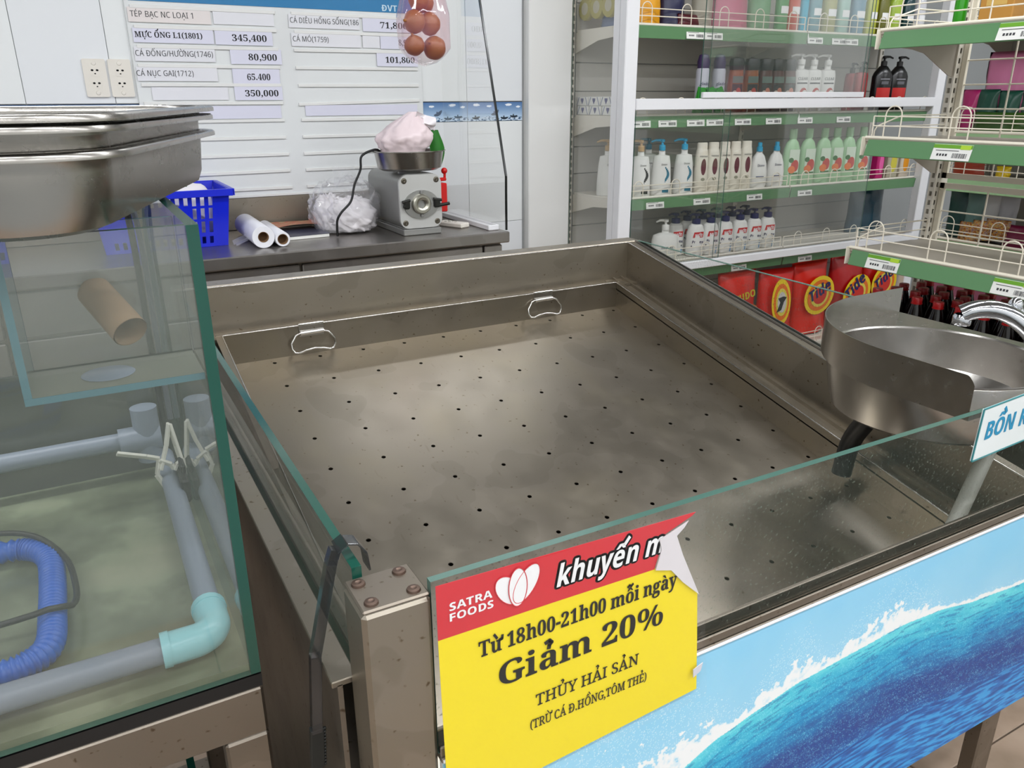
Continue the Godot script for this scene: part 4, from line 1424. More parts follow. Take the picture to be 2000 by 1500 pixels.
# wall panel with columns of slots: cols = [[x0, x1, [[y0, y1], ...]], ...] in a panel w wide and h high
func slotted(st: SurfaceTool, w: float, h: float, cols: Array, th: float, xf: Callable) -> void:
	var x := 0.0
	var put := func(a: Vector2, b: Vector2) -> void:
		var p := []
		for z in [0.0, th]:
			for q in [[a.x, a.y], [b.x, a.y], [b.x, b.y], [a.x, b.y]]:
				p.append(xf.call(q[0], q[1], z))
		var c := Vector3.ZERO
		for v in p:
			c += v / 8.0
		for f in [[0, 1, 2, 3], [4, 5, 6, 7], [0, 1, 5, 4], [1, 2, 6, 5], [2, 3, 7, 6], [3, 0, 4, 7]]:
			face(st, [p[f[0]], p[f[1]], p[f[2]], p[f[3]]], c)
	for c in cols:
		if c[0] > x:
			put.call(Vector2(x, 0), Vector2(c[0], h))
		var y := 0.0
		for s in c[2]:
			put.call(Vector2(c[0], y), Vector2(c[1], s[0]))
			y = s[1]
		put.call(Vector2(c[0], y), Vector2(c[1], h))
		x = c[1]
	put.call(Vector2(x, 0), Vector2(w, h))

func counter_things() -> void:
	var y := 0.8405
	# ---- blue shopping basket
	var b := thing("shopping_basket", "blue plastic slotted shopping basket standing on the steel counter", "basket", Vector3(0.25, y, -2.905))
	var hx := 0.185
	var hz := 0.135
	var lean := 0.022
	var H := 0.185
	var cols := []
	for k in 13:
		var x0 := 0.03 + k * 0.0235
		var ys := [[0.012, 0.035], [0.138, 0.165]] if k < 10 else [[0.012, 0.035], [0.048, 0.085], [0.093, 0.128], [0.136, 0.165]]
		cols.append([x0, x0 + 0.0115, ys])
	for s in 4:
		var st := S()
		var w := 2 * (hx if s % 2 == 0 else hz)
		var cc := cols if s % 2 == 0 else cols.slice(0, 9)
		var rot := Basis(Vector3.UP, PI / 2 * s)
		var dist := hz if s % 2 == 0 else hx
		slotted(st, w, H, cc, 0.003, func(u: float, v: float, z: float) -> Vector3: return rot * Vector3((u - w / 2) * (1.0 + 0.1 * v / H), v, dist + lean * v / H - z))
		obj("basket_wall", st, M.basket, b)
	var bot := S()
	bc(bot, Vector3(-hx, 0, -hz), Vector3(hx, 0.004, hz))
	obj("basket_bottom", bot, M.basket, b)
	var rim := S()
	for s in 4:
		var rot := Basis(Vector3.UP, PI / 2 * s)
		var w := (hx if s % 2 == 0 else hz) + lean + 0.008
		var d := (hz if s % 2 == 0 else hx) + lean
		for q in [[0.183, 0.187, 0.0, 0.012], [0.165, 0.187, 0.010, 0.014]]:
			var p0 := rot * Vector3(-w, q[0], d + q[2])
			var p1 := rot * Vector3(w, q[1], d + q[3])
			bc(rim, p0, p1, 0.001)
	obj("basket_rim", rim, M.basket, b)
	var pk := thing("white_packet", "white packet with green print lying inside the blue basket", "packet", Vector3(0.25, y + 0.10, -2.905))
	var ps := S()
	blob(ps, Vector3(0.0, 0.0, 0), Vector3(0.165, 0.098, 0.115), 0.10, 0.09, 5, 0.5)
	obj("wrapper", ps, M.bag_white, pk)
	var pb := S()
	bx(pb, Vector3(0.05, 0.092, 0.05), Vector3(0.08, 0.006, 0.02), 0.002)
	obj("print", pb, M.leaf, pk)
	# ---- rolls of plastic bags, lying towards the camera
	for k in 2:
		var r: float = [0.0365, 0.0245][k]
		var px: float = [0.5275, 0.5895][k]
		var L: float = [0.33, 0.30][k]
		var ro := thing("bag_roll", ["thick roll of clear plastic bags lying beside the blue basket", "thinner roll of clear plastic bags lying right of the thick roll"][k], "roll", Vector3(px, y + r, -2.645), [-0.02, -0.02][k], "rolls of plastic bags")
		var st := S()
		var ax := Transform3D(Basis(Vector3(1, 0, 0), Vector3(0, 0, -1), Vector3(0, 1, 0)), Vector3.ZERO)
		lathe(st, [[0.0155, 0.0], [r - 0.001, 0.0], [r, 0.002], [r, L - 0.002], [r - 0.001, L], [0.0155, L]], 32, ax)
		obj("film", st, M.roll, ro)
		var co := S()
		lathe(co, [[0.0155, -0.001], [0.0155, L]], 20, ax, Vector2.ONE, true)
		lathe(co, [[0.0155, -0.001], [0.0175, -0.0005]], 20, ax)
		obj("core", co, M.cardboard, ro)
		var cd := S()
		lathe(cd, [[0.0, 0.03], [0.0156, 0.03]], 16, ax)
		obj("core_shadow_plug", cd, M.cardboard, ro)  # added disc that shuts the core, standing for its shadowed depth
		if k == 0:
			var fs := S()
			surf(fs, 6, 6, func(u: float, v: float) -> Vector3: return Vector3(-r * 0.95 - u * 0.045, -0.012 - u * 0.018 + 0.006 * sin(v * 9.0), -0.05 - v * 0.10))
			obj("loose_flap", fs, M.bag_clear, ro)
	# ---- leaflet and notebook
	var n := thing("notebook", "thin white notebook lying flat on the counter by bag rolls", "notebook", Vector3(0.70, y, -2.86), 0.06)
	box_part("pages", Vector3(-0.07, 0.0, -0.10), Vector3(0.075, 0.012, 0.10), M.white_plastic, n, 0.001)
	box_part("cover", Vector3(-0.071, 0.0121, -0.10), Vector3(0.077, 0.014, 0.102), mat(Color(0.25, 0.26, 0.33), 0.3), n)

	var lf := thing("red_leaflet", "red printed leaflet lying open on top of the notebook", "leaflet", Vector3(0.715, y + 0.0146, -2.955), -0.15)
	var ls := S()
	surf(ls, 10, 6, func(u: float, v: float) -> Vector3: return Vector3(-0.09 + u * 0.20, 0.010 + 0.012 * sin(u * 3.0) * (1.0 - v), 0.085 - v * 0.17))
	var lm := mat(Color(1, 1, 1), 0.4)
	lm.albedo_texture = noise_tex(0.02, [[0.0, Color(0.75, 0.30, 0.22)], [0.5, Color(0.72, 0.38, 0.28)], [0.62, Color(0.75, 0.62, 0.45)], [1.0, Color(0.66, 0.55, 0.42)]], 14, 256, 3)
	tri_map(lm, Vector3(6, 6, 6))
	obj("sheet", ls, lm, lf)
	# ---- clear bag with white things
	var cb := thing("clear_bag", "crumpled clear plastic bag holding white bags beside the grinder", "bag", Vector3(0.872, y, -2.86))
	var cs := S()
	blob(cs, Vector3(0, 0.085, 0), Vector3(0.112, 0.095, 0.105), 0.30, 0.13, 31, 0.85, 48, 30)
	obj("plastic", cs, M.bag_clear, cb)
	var ears := S()
	surf(ears, 10, 8, func(u: float, v: float) -> Vector3: return Vector3(-0.03 + u * 0.09, 0.16 + v * 0.07, -0.02 + 0.015 * sin(u * 8.0 + v * 3.0)))
	obj("bag_ear", ears, M.bag_clear, cb)
	var ci := S()
	blob(ci, Vector3(0.018, 0.055, 0.030), Vector3(0.075, 0.058, 0.062), 0.42, 0.16, 33, 0.9, 48, 30)
	blob(ci, Vector3(-0.050, 0.06, -0.025), Vector3(0.046, 0.062, 0.05), 0.40, 0.16, 35, 0.9, 40, 26)
	obj("white_contents", ci, M.bag_white, cb)
	# ---- meat grinder
	var g := thing("meat_grinder", "silver meat grinder with round feed pan and red switch box", "grinder", Vector3(1.083, y, -2.70))
	var st := S()
	prism(st, rrect(0.158, 0.190, 0.035, 6), -0.26, 0.055, Transform3D(Basis.IDENTITY, Vector3(0, 0.118, 0)), true)
	obj("housing", st, M.cast, g)
	var fp := S()
	prism(fp, rrect(0.160, 0.186, 0.032, 6), 0.055, 0.066, Transform3D(Basis.IDENTITY, Vector3(0, 0.118, 0)), true)
	var fo := obj("face_plate", fp, mat(Color(0.78, 0.78, 0.77), 0.38, 0.45), g)
	var zup := Basis(Vector3(1, 0, 0), Vector3(0, 0, 1), Vector3(0, -1, 0))
	for q in [[-1, -1], [1, -1], [1, 1], [-1, 1]]:
		var bs := S()
		lathe(bs, [[0, 0.003], [0.004, 0.004], [0.0045, 0.001], [0.009, 0.001], [0.0105, 0.0]], 14, Transform3D(zup, Vector3(q[0] * 0.061, 0.118 + q[1] * 0.073, 0.0665)))
		obj("bolt", bs, mat(Color(0.42, 0.40, 0.36), 0.4, 0.9), fo)
	var fl := S()
	prism(fl, ngon(1, 28, 0.066, 0.050), 0.066, 0.071, Transform3D(Basis.IDENTITY, Vector3(0, 0.108, 0)))
	obj("flange", fl, mat(Color(0.66, 0.66, 0.65), 0.35, 0.9), g)
	var ri := S()
	lathe(ri, [[0.036, 0.0], [0.034, 0.012], [0.030, 0.016], [0.024, 0.016], [0.020, 0.012], [0.015, 0.010], [0.0152, 0.001]], 28, Transform3D(zup, Vector3(-0.002, 0.110, 0.071)))
	obj("neck_ring", ri, mat(Color(0.72, 0.71, 0.66), 0.3, 0.9), g)
	var bo := S()
	lathe(bo, [[0, 0.0], [0.0152, 0.0]], 20, Transform3D(zup, Vector3(-0.002, 0.110, 0.0722)))
	obj("bore", bo, M.cast, g)
	for s in [-1.0, 1.0]:
		var cl := S()
		bx(cl, Vector3(s * 0.058, 0.110, 0.075), Vector3(0.022, 0.030, 0.016), 0.004)
		tube(cl, [Vector3(s * 0.045, 0.125, 0.076), Vector3(s * 0.075, 0.120, 0.078)], 0.005, 8)
		tube(cl, [Vector3(s * 0.05, 0.100, 0.076), Vector3(s * (0.105 if s > 0 else 0.07), 0.106, 0.078)], 0.006, 8)
		obj("clamp_screw", cl, mat(Color(0.20, 0.20, 0.19), 0.4, 0.8), g)
	for s in [-1.0, 1.0]:
		var lu := S()
		bx(lu, Vector3(0, 0.110 + s * 0.040, 0.074), Vector3(0.010, 0.012, 0.010), 0.002)
		obj("lug", lu, M.cast, g)
	var bp := S()
	bc(bp, Vector3(-0.070, 0.0, -0.26), Vector3(0.076, 0.022, 0.068), 0.003)
	bc(bp, Vector3(-0.066, 0.021, -0.24), Vector3(0.072, 0.028, 0.062), 0.003)
	obj("base_plate", bp, M.cast, g)
	var nk := S()
	lathe(nk, [[0.045, 0.205], [0.040, 0.218], [0.060, 0.228]], 20, Transform3D(Basis.IDENTITY, Vector3(-0.012, 0, 0)))
	obj("feed_neck", nk, M.cast, g)
	var pan := S()
	lathe(pan, [[0.0, 0.223], [0.100, 0.222], [0.116, 0.230], [0.126, 0.284], [0.134, 0.286], [0.134, 0.289], [0.124, 0.289], [0.114, 0.234], [0.0, 0.227]], 40, Transform3D(Basis.IDENTITY, Vector3(-0.006, 0, -0.01)), Vector2(1.0, 0.8))
	obj("feed_pan", pan, M.steel_sink, g)
	var rb := S()
	bc(rb, Vector3(0.082, 0.070, -0.06), Vector3(0.120, 0.172, 0.030), 0.003)
	var ro := obj("switch_box", rb, M.red, g)
	var rc := S()
	bar(rc, Vector3(0.082, 0.182, 0.0), Vector3(0.128, 0.184, 0.0), 0.020, 0.012, 0.003)
	tube(rc, [Vector3(0.124, 0.182, 0.0), Vector3(0.125, 0.205, 0.0)], 0.005, 8)
	blob(rc, Vector3(0.1235, 0.213, 0.0), Vector3(0.0115, 0.0115, 0.0115), 0, 1, 1, 1.0, 16, 12, false)
	obj("crank", rc, M.red, ro)
	# ---- white bag standing in the feed pan
	var wb := thing("white_bag", "knotted white plastic bag sitting in the grinder feed pan", "bag", Vector3(1.046, y + 0.229, -2.70))
	var ws := S()
	var nz := FastNoiseLite.new()
	nz.seed = 8
	nz.frequency = 0.2
	nz.fractal_type = FastNoiseLite.FRACTAL_RIDGED
	nz.fractal_octaves = 3
	surf(ws, 48, 30, func(u: float, v: float) -> Vector3:
		var a := TAU * u
		var prof := 1.0
		var hh := v * 0.185
		if v < 0.34:
			prof = 0.72 + v * 0.35
		elif v < 0.5:
			prof = lerpf(0.84, 1.0, (v - 0.34) / 0.16)
		elif v > 0.55:
			prof = lerpf(1.0, 0.16, pow((v - 0.55) / 0.45, 1.25))
		var d := Vector3(cos(a), 0, sin(a))
		var k := prof * (1.0 + (0.06 if v < 0.34 else 0.2) * nz.get_noise_3d(d.x * 9, v * 9, d.z * 9))
		return Vector3(d.x * 0.094 * k + 0.05 * v * v, hh + 0.004, d.z * 0.078 * k))
	obj("bag_body", ws, M.bag_blush, wb)
	var we := S()
	surf(we, 12, 10, func(u: float, v: float) -> Vector3: return Vector3(0.045 + u * 0.075, 0.172 - 0.03 * v - 0.022 * u * u + 0.008 * sin(v * 8.0), 0.012 * sin(u * 5.0 + v * 6.0) + 0.01))
	surf(we, 12, 10, func(u: float, v: float) -> Vector3: return Vector3(0.045 + u * 0.072, 0.185 - 0.035 * v - 0.02 * u + 0.006 * sin(v * 7.0 + 1.0), 0.03 + 0.014 * cos(u * 5.0 + v * 5.0)))
	obj("bag_handle", we, M.bag_white, wb)
	var gp := thing("green_packet", "green packet standing behind the white bag in the feed pan", "packet", Vector3(1.166, y + 0.232, -2.69))
	var gs := S()
	surf(gs, 12, 12, func(u: float, v: float) -> Vector3: return Vector3((u - 0.5) * 0.056 * (1.0 - 0.15 * absf(v - 0.5)) + 0.012 * sin(v * 4.0), 0.004 + v * 0.120, 0.016 * sin(u * 3.0) * (1.0 - v * 0.5)))
	surf(gs, 12, 12, func(u: float, v: float) -> Vector3: return Vector3((u - 0.5) * 0.056 * (1.0 - 0.15 * absf(v - 0.5)) + 0.012 * sin(v * 4.0), 0.004 + v * 0.120, -0.016 * sin(u * 3.0) * (1.0 - v * 0.5)))
	obj("wrapper", gs, M.leaf, gp)
	# ---- black power cord, remote, aluminium bar
	var k := S()
	smooth_tube(k, [Vector3(0.975, 1.125, -2.72), Vector3(0.955, 1.135, -2.72), Vector3(0.905, 1.115, -2.72), Vector3(0.897, 1.07, -2.72), Vector3(0.872, 1.02, -2.72), Vector3(0.853, 0.965, -2.715), Vector3(0.815, 0.93, -2.71), Vector3(0.800, 0.905, -2.715), Vector3(0.798, 0.88, -2.72), Vector3(0.80, 0.846, -2.73)], 0.0042, 8, 50)
	tag(obj("mains_cable", k, M.black_rubber), "black power cord curving down from the grinder pan to counter", "cord")
	var r := thing("remote_control", "pale remote control lying on the counter right of the grinder", "remote", Vector3(1.262, y, -2.755), 0.42)
	box_part("case", Vector3(-0.024, 0.0, -0.062), Vector3(0.024, 0.018, 0.062), M.cream, r, 0.004)
	for q in [[-0.010, -0.03], [0.010, -0.03], [-0.010, -0.01], [0.010, -0.01], [0.0, 0.012]]:
		box_part("key", Vector3(q[0] - 0.005, 0.017, q[1] - 0.004), Vector3(q[0] + 0.005, 0.0195, q[1] + 0.004), mat(Color(0.62, 0.60, 0.55), 0.5), r, 0.001)
	var al := thing("aluminium_bar", "white aluminium profile bar lying along the glass screen", "bar", Vector3(1.352, y, -2.845))
	box_part("profile", Vector3(-0.022, 0.0, -0.225), Vector3(0.022, 0.020, 0.255), M.frame_white, al, 0.003)
	box_part("groove", Vector3(-0.010, 0.0195, -0.222), Vector3(0.010, 0.0208, 0.252), mat(Color(0.75, 0.75, 0.76), 0.3), al)
	# ---- bag of onions hanging over the counter
	var ob := thing("onion_bag", "pink translucent plastic bag of brown onions hanging in the air", "bag", Vector3(0.972, 1.39, -2.30))
	var os := S()
	var nz2 := FastNoiseLite.new()
	nz2.seed = 18
	nz2.frequency = 0.12
	surf(os, 40, 30, func(u: float, v: float) -> Vector3:
		var a := TAU * u
		var h := v * 0.30
		var rr := 0.078 * sqrt(clampf(v * 6.0, 0.0, 1.0)) * (1.0 if v < 0.45 else lerpf(1.0, 0.45, (v - 0.45) / 0.55))
		rr *= 1.0 + 0.10 * nz2.get_noise_3d(cos(a) * 10, v * 6, sin(a) * 10) + 0.03 * sin(a * 9.0 + v * 4.0)
		return Vector3(cos(a) * rr + 0.006, h, sin(a) * rr * 0.8))
	obj("plastic", os, M.bag_pink, ob)
	var tie := S()
	tube(tie, [Vector3(0.006, 0.30, 0), Vector3(0.006, 1.45, 0)], 0.002, 6)
	obj("string", tie, M.white_plastic, ob)
	var oi := 0
	for q in [[-0.030, 0.055, 0.012, 0.032], [0.034, 0.050, 0.010, 0.036], [-0.028, 0.118, 0.015, 0.035], [0.026, 0.115, 0.0, 0.035], [-0.01, 0.175, 0.01, 0.033], [0.02, 0.17, -0.02, 0.03]]:
		var on := thing("onion", ["brown onion at the bottom left of the hanging pink bag", "brown onion at the bottom right of the hanging pink bag", "brown onion in the middle left of the hanging pink bag", "brown onion in the middle right of the hanging pink bag", "brown onion near the top of the hanging pink bag", "brown onion at the back of the hanging pink bag"][oi], "onion", Vector3(0.972 + q[0], 1.39 + q[1], -2.30 + q[2]), 0, "onions in the hanging bag")
		oi += 1
		var ns := S()
		var R: float = q[3] * 0.94
		lathe(ns, [[0, -R * 0.95], [R * 0.45, -R * 0.82], [R * 0.85, -R * 0.45], [R, 0], [R * 0.88, R * 0.45], [R * 0.5, R * 0.82], [R * 0.18, R * 1.02], [R * 0.10, R * 1.25], [0, R * 1.28]], 22)
		on.rotation = Vector3(0.4 * oi, 0.3, 0.5 * oi)
		obj("bulb", ns, M.onion, on)


# wire fence along a shelf: rods from a to b, arches above them
func fence(st: SurfaceTool, a: Vector3, b: Vector3, heights: Array, arch: Array, arch_h: float, arch_w: float, r := 0.0022) -> void:
	for h in heights:
		tube(st, [a + Vector3(0, h, 0), b + Vector3(0, h, 0)], r, 6)
	var d := (b - a).normalized()
	for s in arch:
		var c: Vector3 = a + d * s
		var p := [c - d * arch_w / 2, c - d * arch_w / 2 + Vector3(0, arch_h - arch_w / 2, 0)]
		for k in range(1, 8):
			var an := PI * k / 8
			p.append(c - d * cos(an) * arch_w / 2 + Vector3(0, arch_h - arch_w / 2 + sin(an) * arch_w / 2, 0))
		p.append(c + d * arch_w / 2 + Vector3(0, arch_h - arch_w / 2, 0))
		p.append(c + d * arch_w / 2)
		tube(st, p, r, 6, false)
	for e in [a, b]:
		tube(st, [e, e + Vector3(0, heights.max(), 0)], r, 6)

# paper price tag: sheet, barcode, coloured head; local x along the rail, y up, z out
func price_tag(parent: Node, xf: Transform3D, w: float, h: float, green: bool, sd: int) -> void:
	var rng := RandomNumberGenerator.new()
	rng.seed = sd
	var p := S()
	bx(p, Vector3(0, 0, 0), Vector3(w, h, 0.0012))
	var k := S()
	var x := w * 0.05
	while x < w * 0.42:
		var bw := rng.randf_range(0.0006, 0.002)
		bx(k, Vector3(x, -h * 0.20, 0.0008), Vector3(bw, h * 0.30, 0.0004))
		x += bw + rng.randf_range(0.0006, 0.0018)
	for q in 4:
		bx(k, Vector3(-w * 0.34 + q * w * 0.075, -h * 0.18, 0.0008), Vector3(w * 0.05, h * 0.15, 0.0004))
	bx(k, Vector3(-w * 0.12, h * 0.10, 0.0008), Vector3(w * 0.6, h * 0.04, 0.0004))
	var ps := [[p, M.white_plastic], [k, M.ink_soft]]
	if green:
		var g := S()
		bx(g, Vector3(0, h * 0.36, 0.0008), Vector3(w, h * 0.24, 0.0005))
		ps.append([g, mat(Color(0.40, 0.62, 0.15), 0.5)])
		var yy := S()
		bx(yy, Vector3(w * 0.33, h * 0.33, 0.0012), Vector3(w * 0.26, h * 0.26, 0.0005))
		ps.append([yy, mat(Color(0.66, 0.80, 0.20), 0.5)])
	multi("price_tag", ps, parent).transform = xf

func bracket_poly(z0: float, z1: float, y: float) -> PackedVector2Array:
	return PackedVector2Array([Vector2(-z0, y - 0.005), Vector2(-z1, y + 0.004), Vector2(-z1, y - 0.034), Vector2(-(z0 * 0.5 + z1 * 0.5), y - 0.045), Vector2(-z0, y - 0.088)])

func wall_shelving() -> void:
	var t := thing("toiletry_cabinet", "white wall cabinet with glass doors and green shelf rails full of toiletries", "cabinet")
	var xs := [2.03, 3.045, 4.02]
	var X := Transform3D(Basis(Vector3(0, 0, -1), Vector3(0, 1, 0), Vector3(1, 0, 0)), Vector3.ZERO)
	# slotted uprights
	for x in [1.992, 3.03, 4.02]:
		var st := S()
		# hollow channel, its slots cut through the front
		var ys := []
		for k in 58:
			ys.append([0.3 + k * 0.032, 0.320 + k * 0.032])
		slotted(st, 0.03, 2.2, [[0.018, 0.027, ys]], 0.002, func(u: float, v: float, z: float) -> Vector3: return Vector3(x + u, v, -3.095 - z))
		for s in [0.0, 0.028]:
			bc(st, Vector3(x + s, 0.0, -3.13), Vector3(x + s + 0.002, 2.2, -3.097))
		bc(st, Vector3(x, 0.0, -3.1315), Vector3(x + 0.03, 2.2, -3.13))
		obj("upright", st, M.shelf_white, t)
	# back boards, one above the other
	for k in 16:
		for s in 2:
			var st := S()
			bc(st, Vector3(xs[s] + 0.002, 0.15 + k * 0.118, -3.105), Vector3(xs[s + 1] - 0.012, 0.15 + (k + 1) * 0.118 - 0.003, -3.098), 0.002)
			obj("back_board", st, M.back_panel, t)
	# shelves with brackets, rails, fences, tags
	var tags := {0: [2.38, 2.48, 3.09, 3.25, 3.33], 1: [2.12, 2.26, 2.415, 2.525, 2.69, 2.88, 3.085, 3.35], 2: [2.218, 2.484, 2.807, 3.142], 3: [2.4, 2.75, 3.2]}
	var levels := [1.575, 1.230, 0.893, 0.600]
	for L in 4:
		var y: float = levels[L]
		for s in 2:
			var x0: float = xs[s] + 0.002
			var x1: float = xs[s + 1] - 0.006
			var st := S()
			bc(st, Vector3(x0, y - 0.022, -3.095), Vector3(x1, y, -2.745), 0.002)
			tube(st, [Vector3(x0, y + 0.002, -2.745), Vector3(x1, y + 0.002, -2.745)], 0.006, 8)
			var sh := obj("shelf", st, M.shelf_white, t)
			var gr := S()
			var ry: float = y - (0.026 if L < 3 else 0.062)
			bar(gr, Vector3(x0, ry, -2.736), Vector3(x1, ry, -2.736), 0.005, 0.047, 0.001, Vector3(0, 1, 0.12))
			obj("price_rail", gr, M.green_rail, sh)
			var fe := S()
			var ar := []
			for k in 5:
				ar.append(0.10 + k * 0.205)
			fence(fe, Vector3(x0 + 0.006, y, -2.752), Vector3(x1 - 0.006, y, -2.752), [0.004, 0.034, 0.062] if L == 0 else [0.004, 0.030, 0.052], ar, 0.085 if L == 0 else 0.070, 0.05)
			obj("wire_fence", fe, M.wire, sh)
			var br := S()
			prism(br, bracket_poly(-3.10, -2.76, y - 0.004), x0 - 0.004, x0 - 0.001, X)
			obj("bracket", br, M.shelf_white, sh)
			for q in tags[L]:
				if q > x0 and q < x1:
					price_tag(sh, Transform3D(Basis(Vector3(1, 0, 0), -0.12), Vector3(q, ry, -2.7325)), 0.098, 0.04, false, int(q * 100) + L)
	# base deck
	var ds := S()
	bc(ds, Vector3(2.03, 0.08, -3.09), Vector3(4.02, 0.12, -2.62), 0.002)
	var deck := obj("base_shelf", ds, M.shelf_white, t)
	var df := S()
	fence(df, Vector3(2.06, 0.12, -2.64), Vector3(4.0, 0.12, -2.64), [0.02, 0.05], [0.3, 0.6, 0.9, 1.2, 1.5, 1.8], 0.07, 0.05)
	obj("wire_fence", df, M.wire, deck)
	# door frame
	for x in [2.0, 3.98]:
		box_part("frame_post", Vector3(x, 0.0, -2.745), Vector3(x + 0.064, 2.16, -2.70), M.frame_white, t, 0.003)
	box_part("frame_rail", Vector3(2.064, 1.252, -2.735), Vector3(3.98, 1.297, -2.695), M.frame_white, t, 0.003)
	box_part("frame_rail", Vector3(2.064, 2.10, -2.735), Vector3(3.98, 2.16, -2.695), M.frame_white, t, 0.003)
	box_part("frame_rail", Vector3(2.064, 0.566, -2.715), Vector3(3.98, 0.602, -2.685), M.frame_white, t, 0.003)
	var d1 := pane("sliding_door", Vector3(2.408, 1.298, -2.713), Vector3(3.42, 2.10, -2.708), M.glass_clear, M.glass_edge_dim, t)
	box_part("door_rail", Vector3(2.408, 1.298, -2.705), Vector3(3.42, 1.322, -2.690), M.frame_white, d1, 0.002)
	pane("sliding_door", Vector3(2.465, 1.298, -2.727), Vector3(3.46, 2.10, -2.722), M.glass_clear, M.glass_edge_dim, t)
	pane("sliding_door", Vector3(2.066, 0.603, -2.703), Vector3(2.58, 1.25, -2.698), M.glass_clear, M.glass_edge_dim, t)
	pane("sliding_door", Vector3(2.552, 0.603, -2.71), Vector3(3.56, 1.25, -2.706), M.glass_clear, M.glass_edge_dim, t)
	# clear end panel with its strip
	pane("end_glass", Vector3(2.004, 0.12, -3.09), Vector3(2.008, 2.15, -2.75), M.glass_clear, M.glass_edge_dim, t)
	var es := S()
	bc(es, Vector3(2.001, 0.0, -2.785), Vector3(2.006, 2.15, -2.747))
	obj("end_strip", es, M.frame_white, t)
	settle(t, Vector3(3.0, 0, -2.9))

func gondola_unit(t: Node3D, x: float, xb: float, z0: float, z1: float, levels: Array, side: float, m_rail: Material) -> void:
	# shelves that face -x (side = -1); their far end stands at z0
	for y in levels:
		var st := S()
		bc(st, Vector3(x, y - 0.020, z0), Vector3(xb, y - 0.002, z1), 0.002)
		bc(st, Vector3(x - 0.004, y - 0.012, z0), Vector3(x + 0.008, y + 0.002, z1), 0.003)
		var sh := obj("shelf", st, M.shelf_grey, t)
		var lip := S()
		tube(lip, [Vector3(x - 0.002, y + 0.002, z0), Vector3(x - 0.002, y + 0.002, z1)], 0.005, 8)
		bc(lip, Vector3(x - 0.018, y - 0.052, z0 - 0.003), Vector3(x + 0.004, y + 0.004, z0), 0.001)
		obj("shelf_lip", lip, M.wire, sh)
		var gr := S()
		bar(gr, Vector3(x - 0.010, y - 0.028, z0 + 0.012), Vector3(x - 0.010, y - 0.028, z1), 0.004, 0.050, 0.001, Vector3(0.32, 1, 0))
		obj("price_rail", gr, m_rail, sh)
		var fe := S()
		var ar := []
		for k in 9:
			ar.append(0.067 + k * 0.213)
		fence(fe, Vector3(x + 0.008, y, z0 + 0.012), Vector3(x + 0.008, y, z1), [0.004, 0.036, 0.064], ar, 0.094, 0.055)
		# side guard at the far end
		tube(fe, [Vector3(x + 0.02, y, z0 + 0.01), Vector3(x + 0.02, y + 0.02, z0 + 0.01), Vector3(x + 0.03, y + 0.034, z0 + 0.01), Vector3(x + 0.14, y + 0.064, z0 + 0.01), Vector3(xb - 0.01, y + 0.064, z0 + 0.01), Vector3(xb - 0.01, y, z0 + 0.01)], 0.0025, 6)
		tube(fe, [Vector3(x + 0.03, y + 0.033, z0 + 0.01), Vector3(xb - 0.01, y + 0.033, z0 + 0.01)], 0.002, 6)
		obj("wire_fence", fe, M.wire, sh)
		var br := S()
		prism(br, PackedVector2Array([Vector2(x + 0.01, y - 0.012), Vector2(xb, y - 0.012), Vector2(xb, y - 0.125), Vector2(xb - 0.025, y - 0.120), Vector2(xb - 0.16, y - 0.058), Vector2(xb - 0.22, y - 0.048), Vector2(x + 0.01, y - 0.040)]), z0 - 0.002, z0 + 0.001)
		obj("bracket", br, M.shelf_grey, sh)

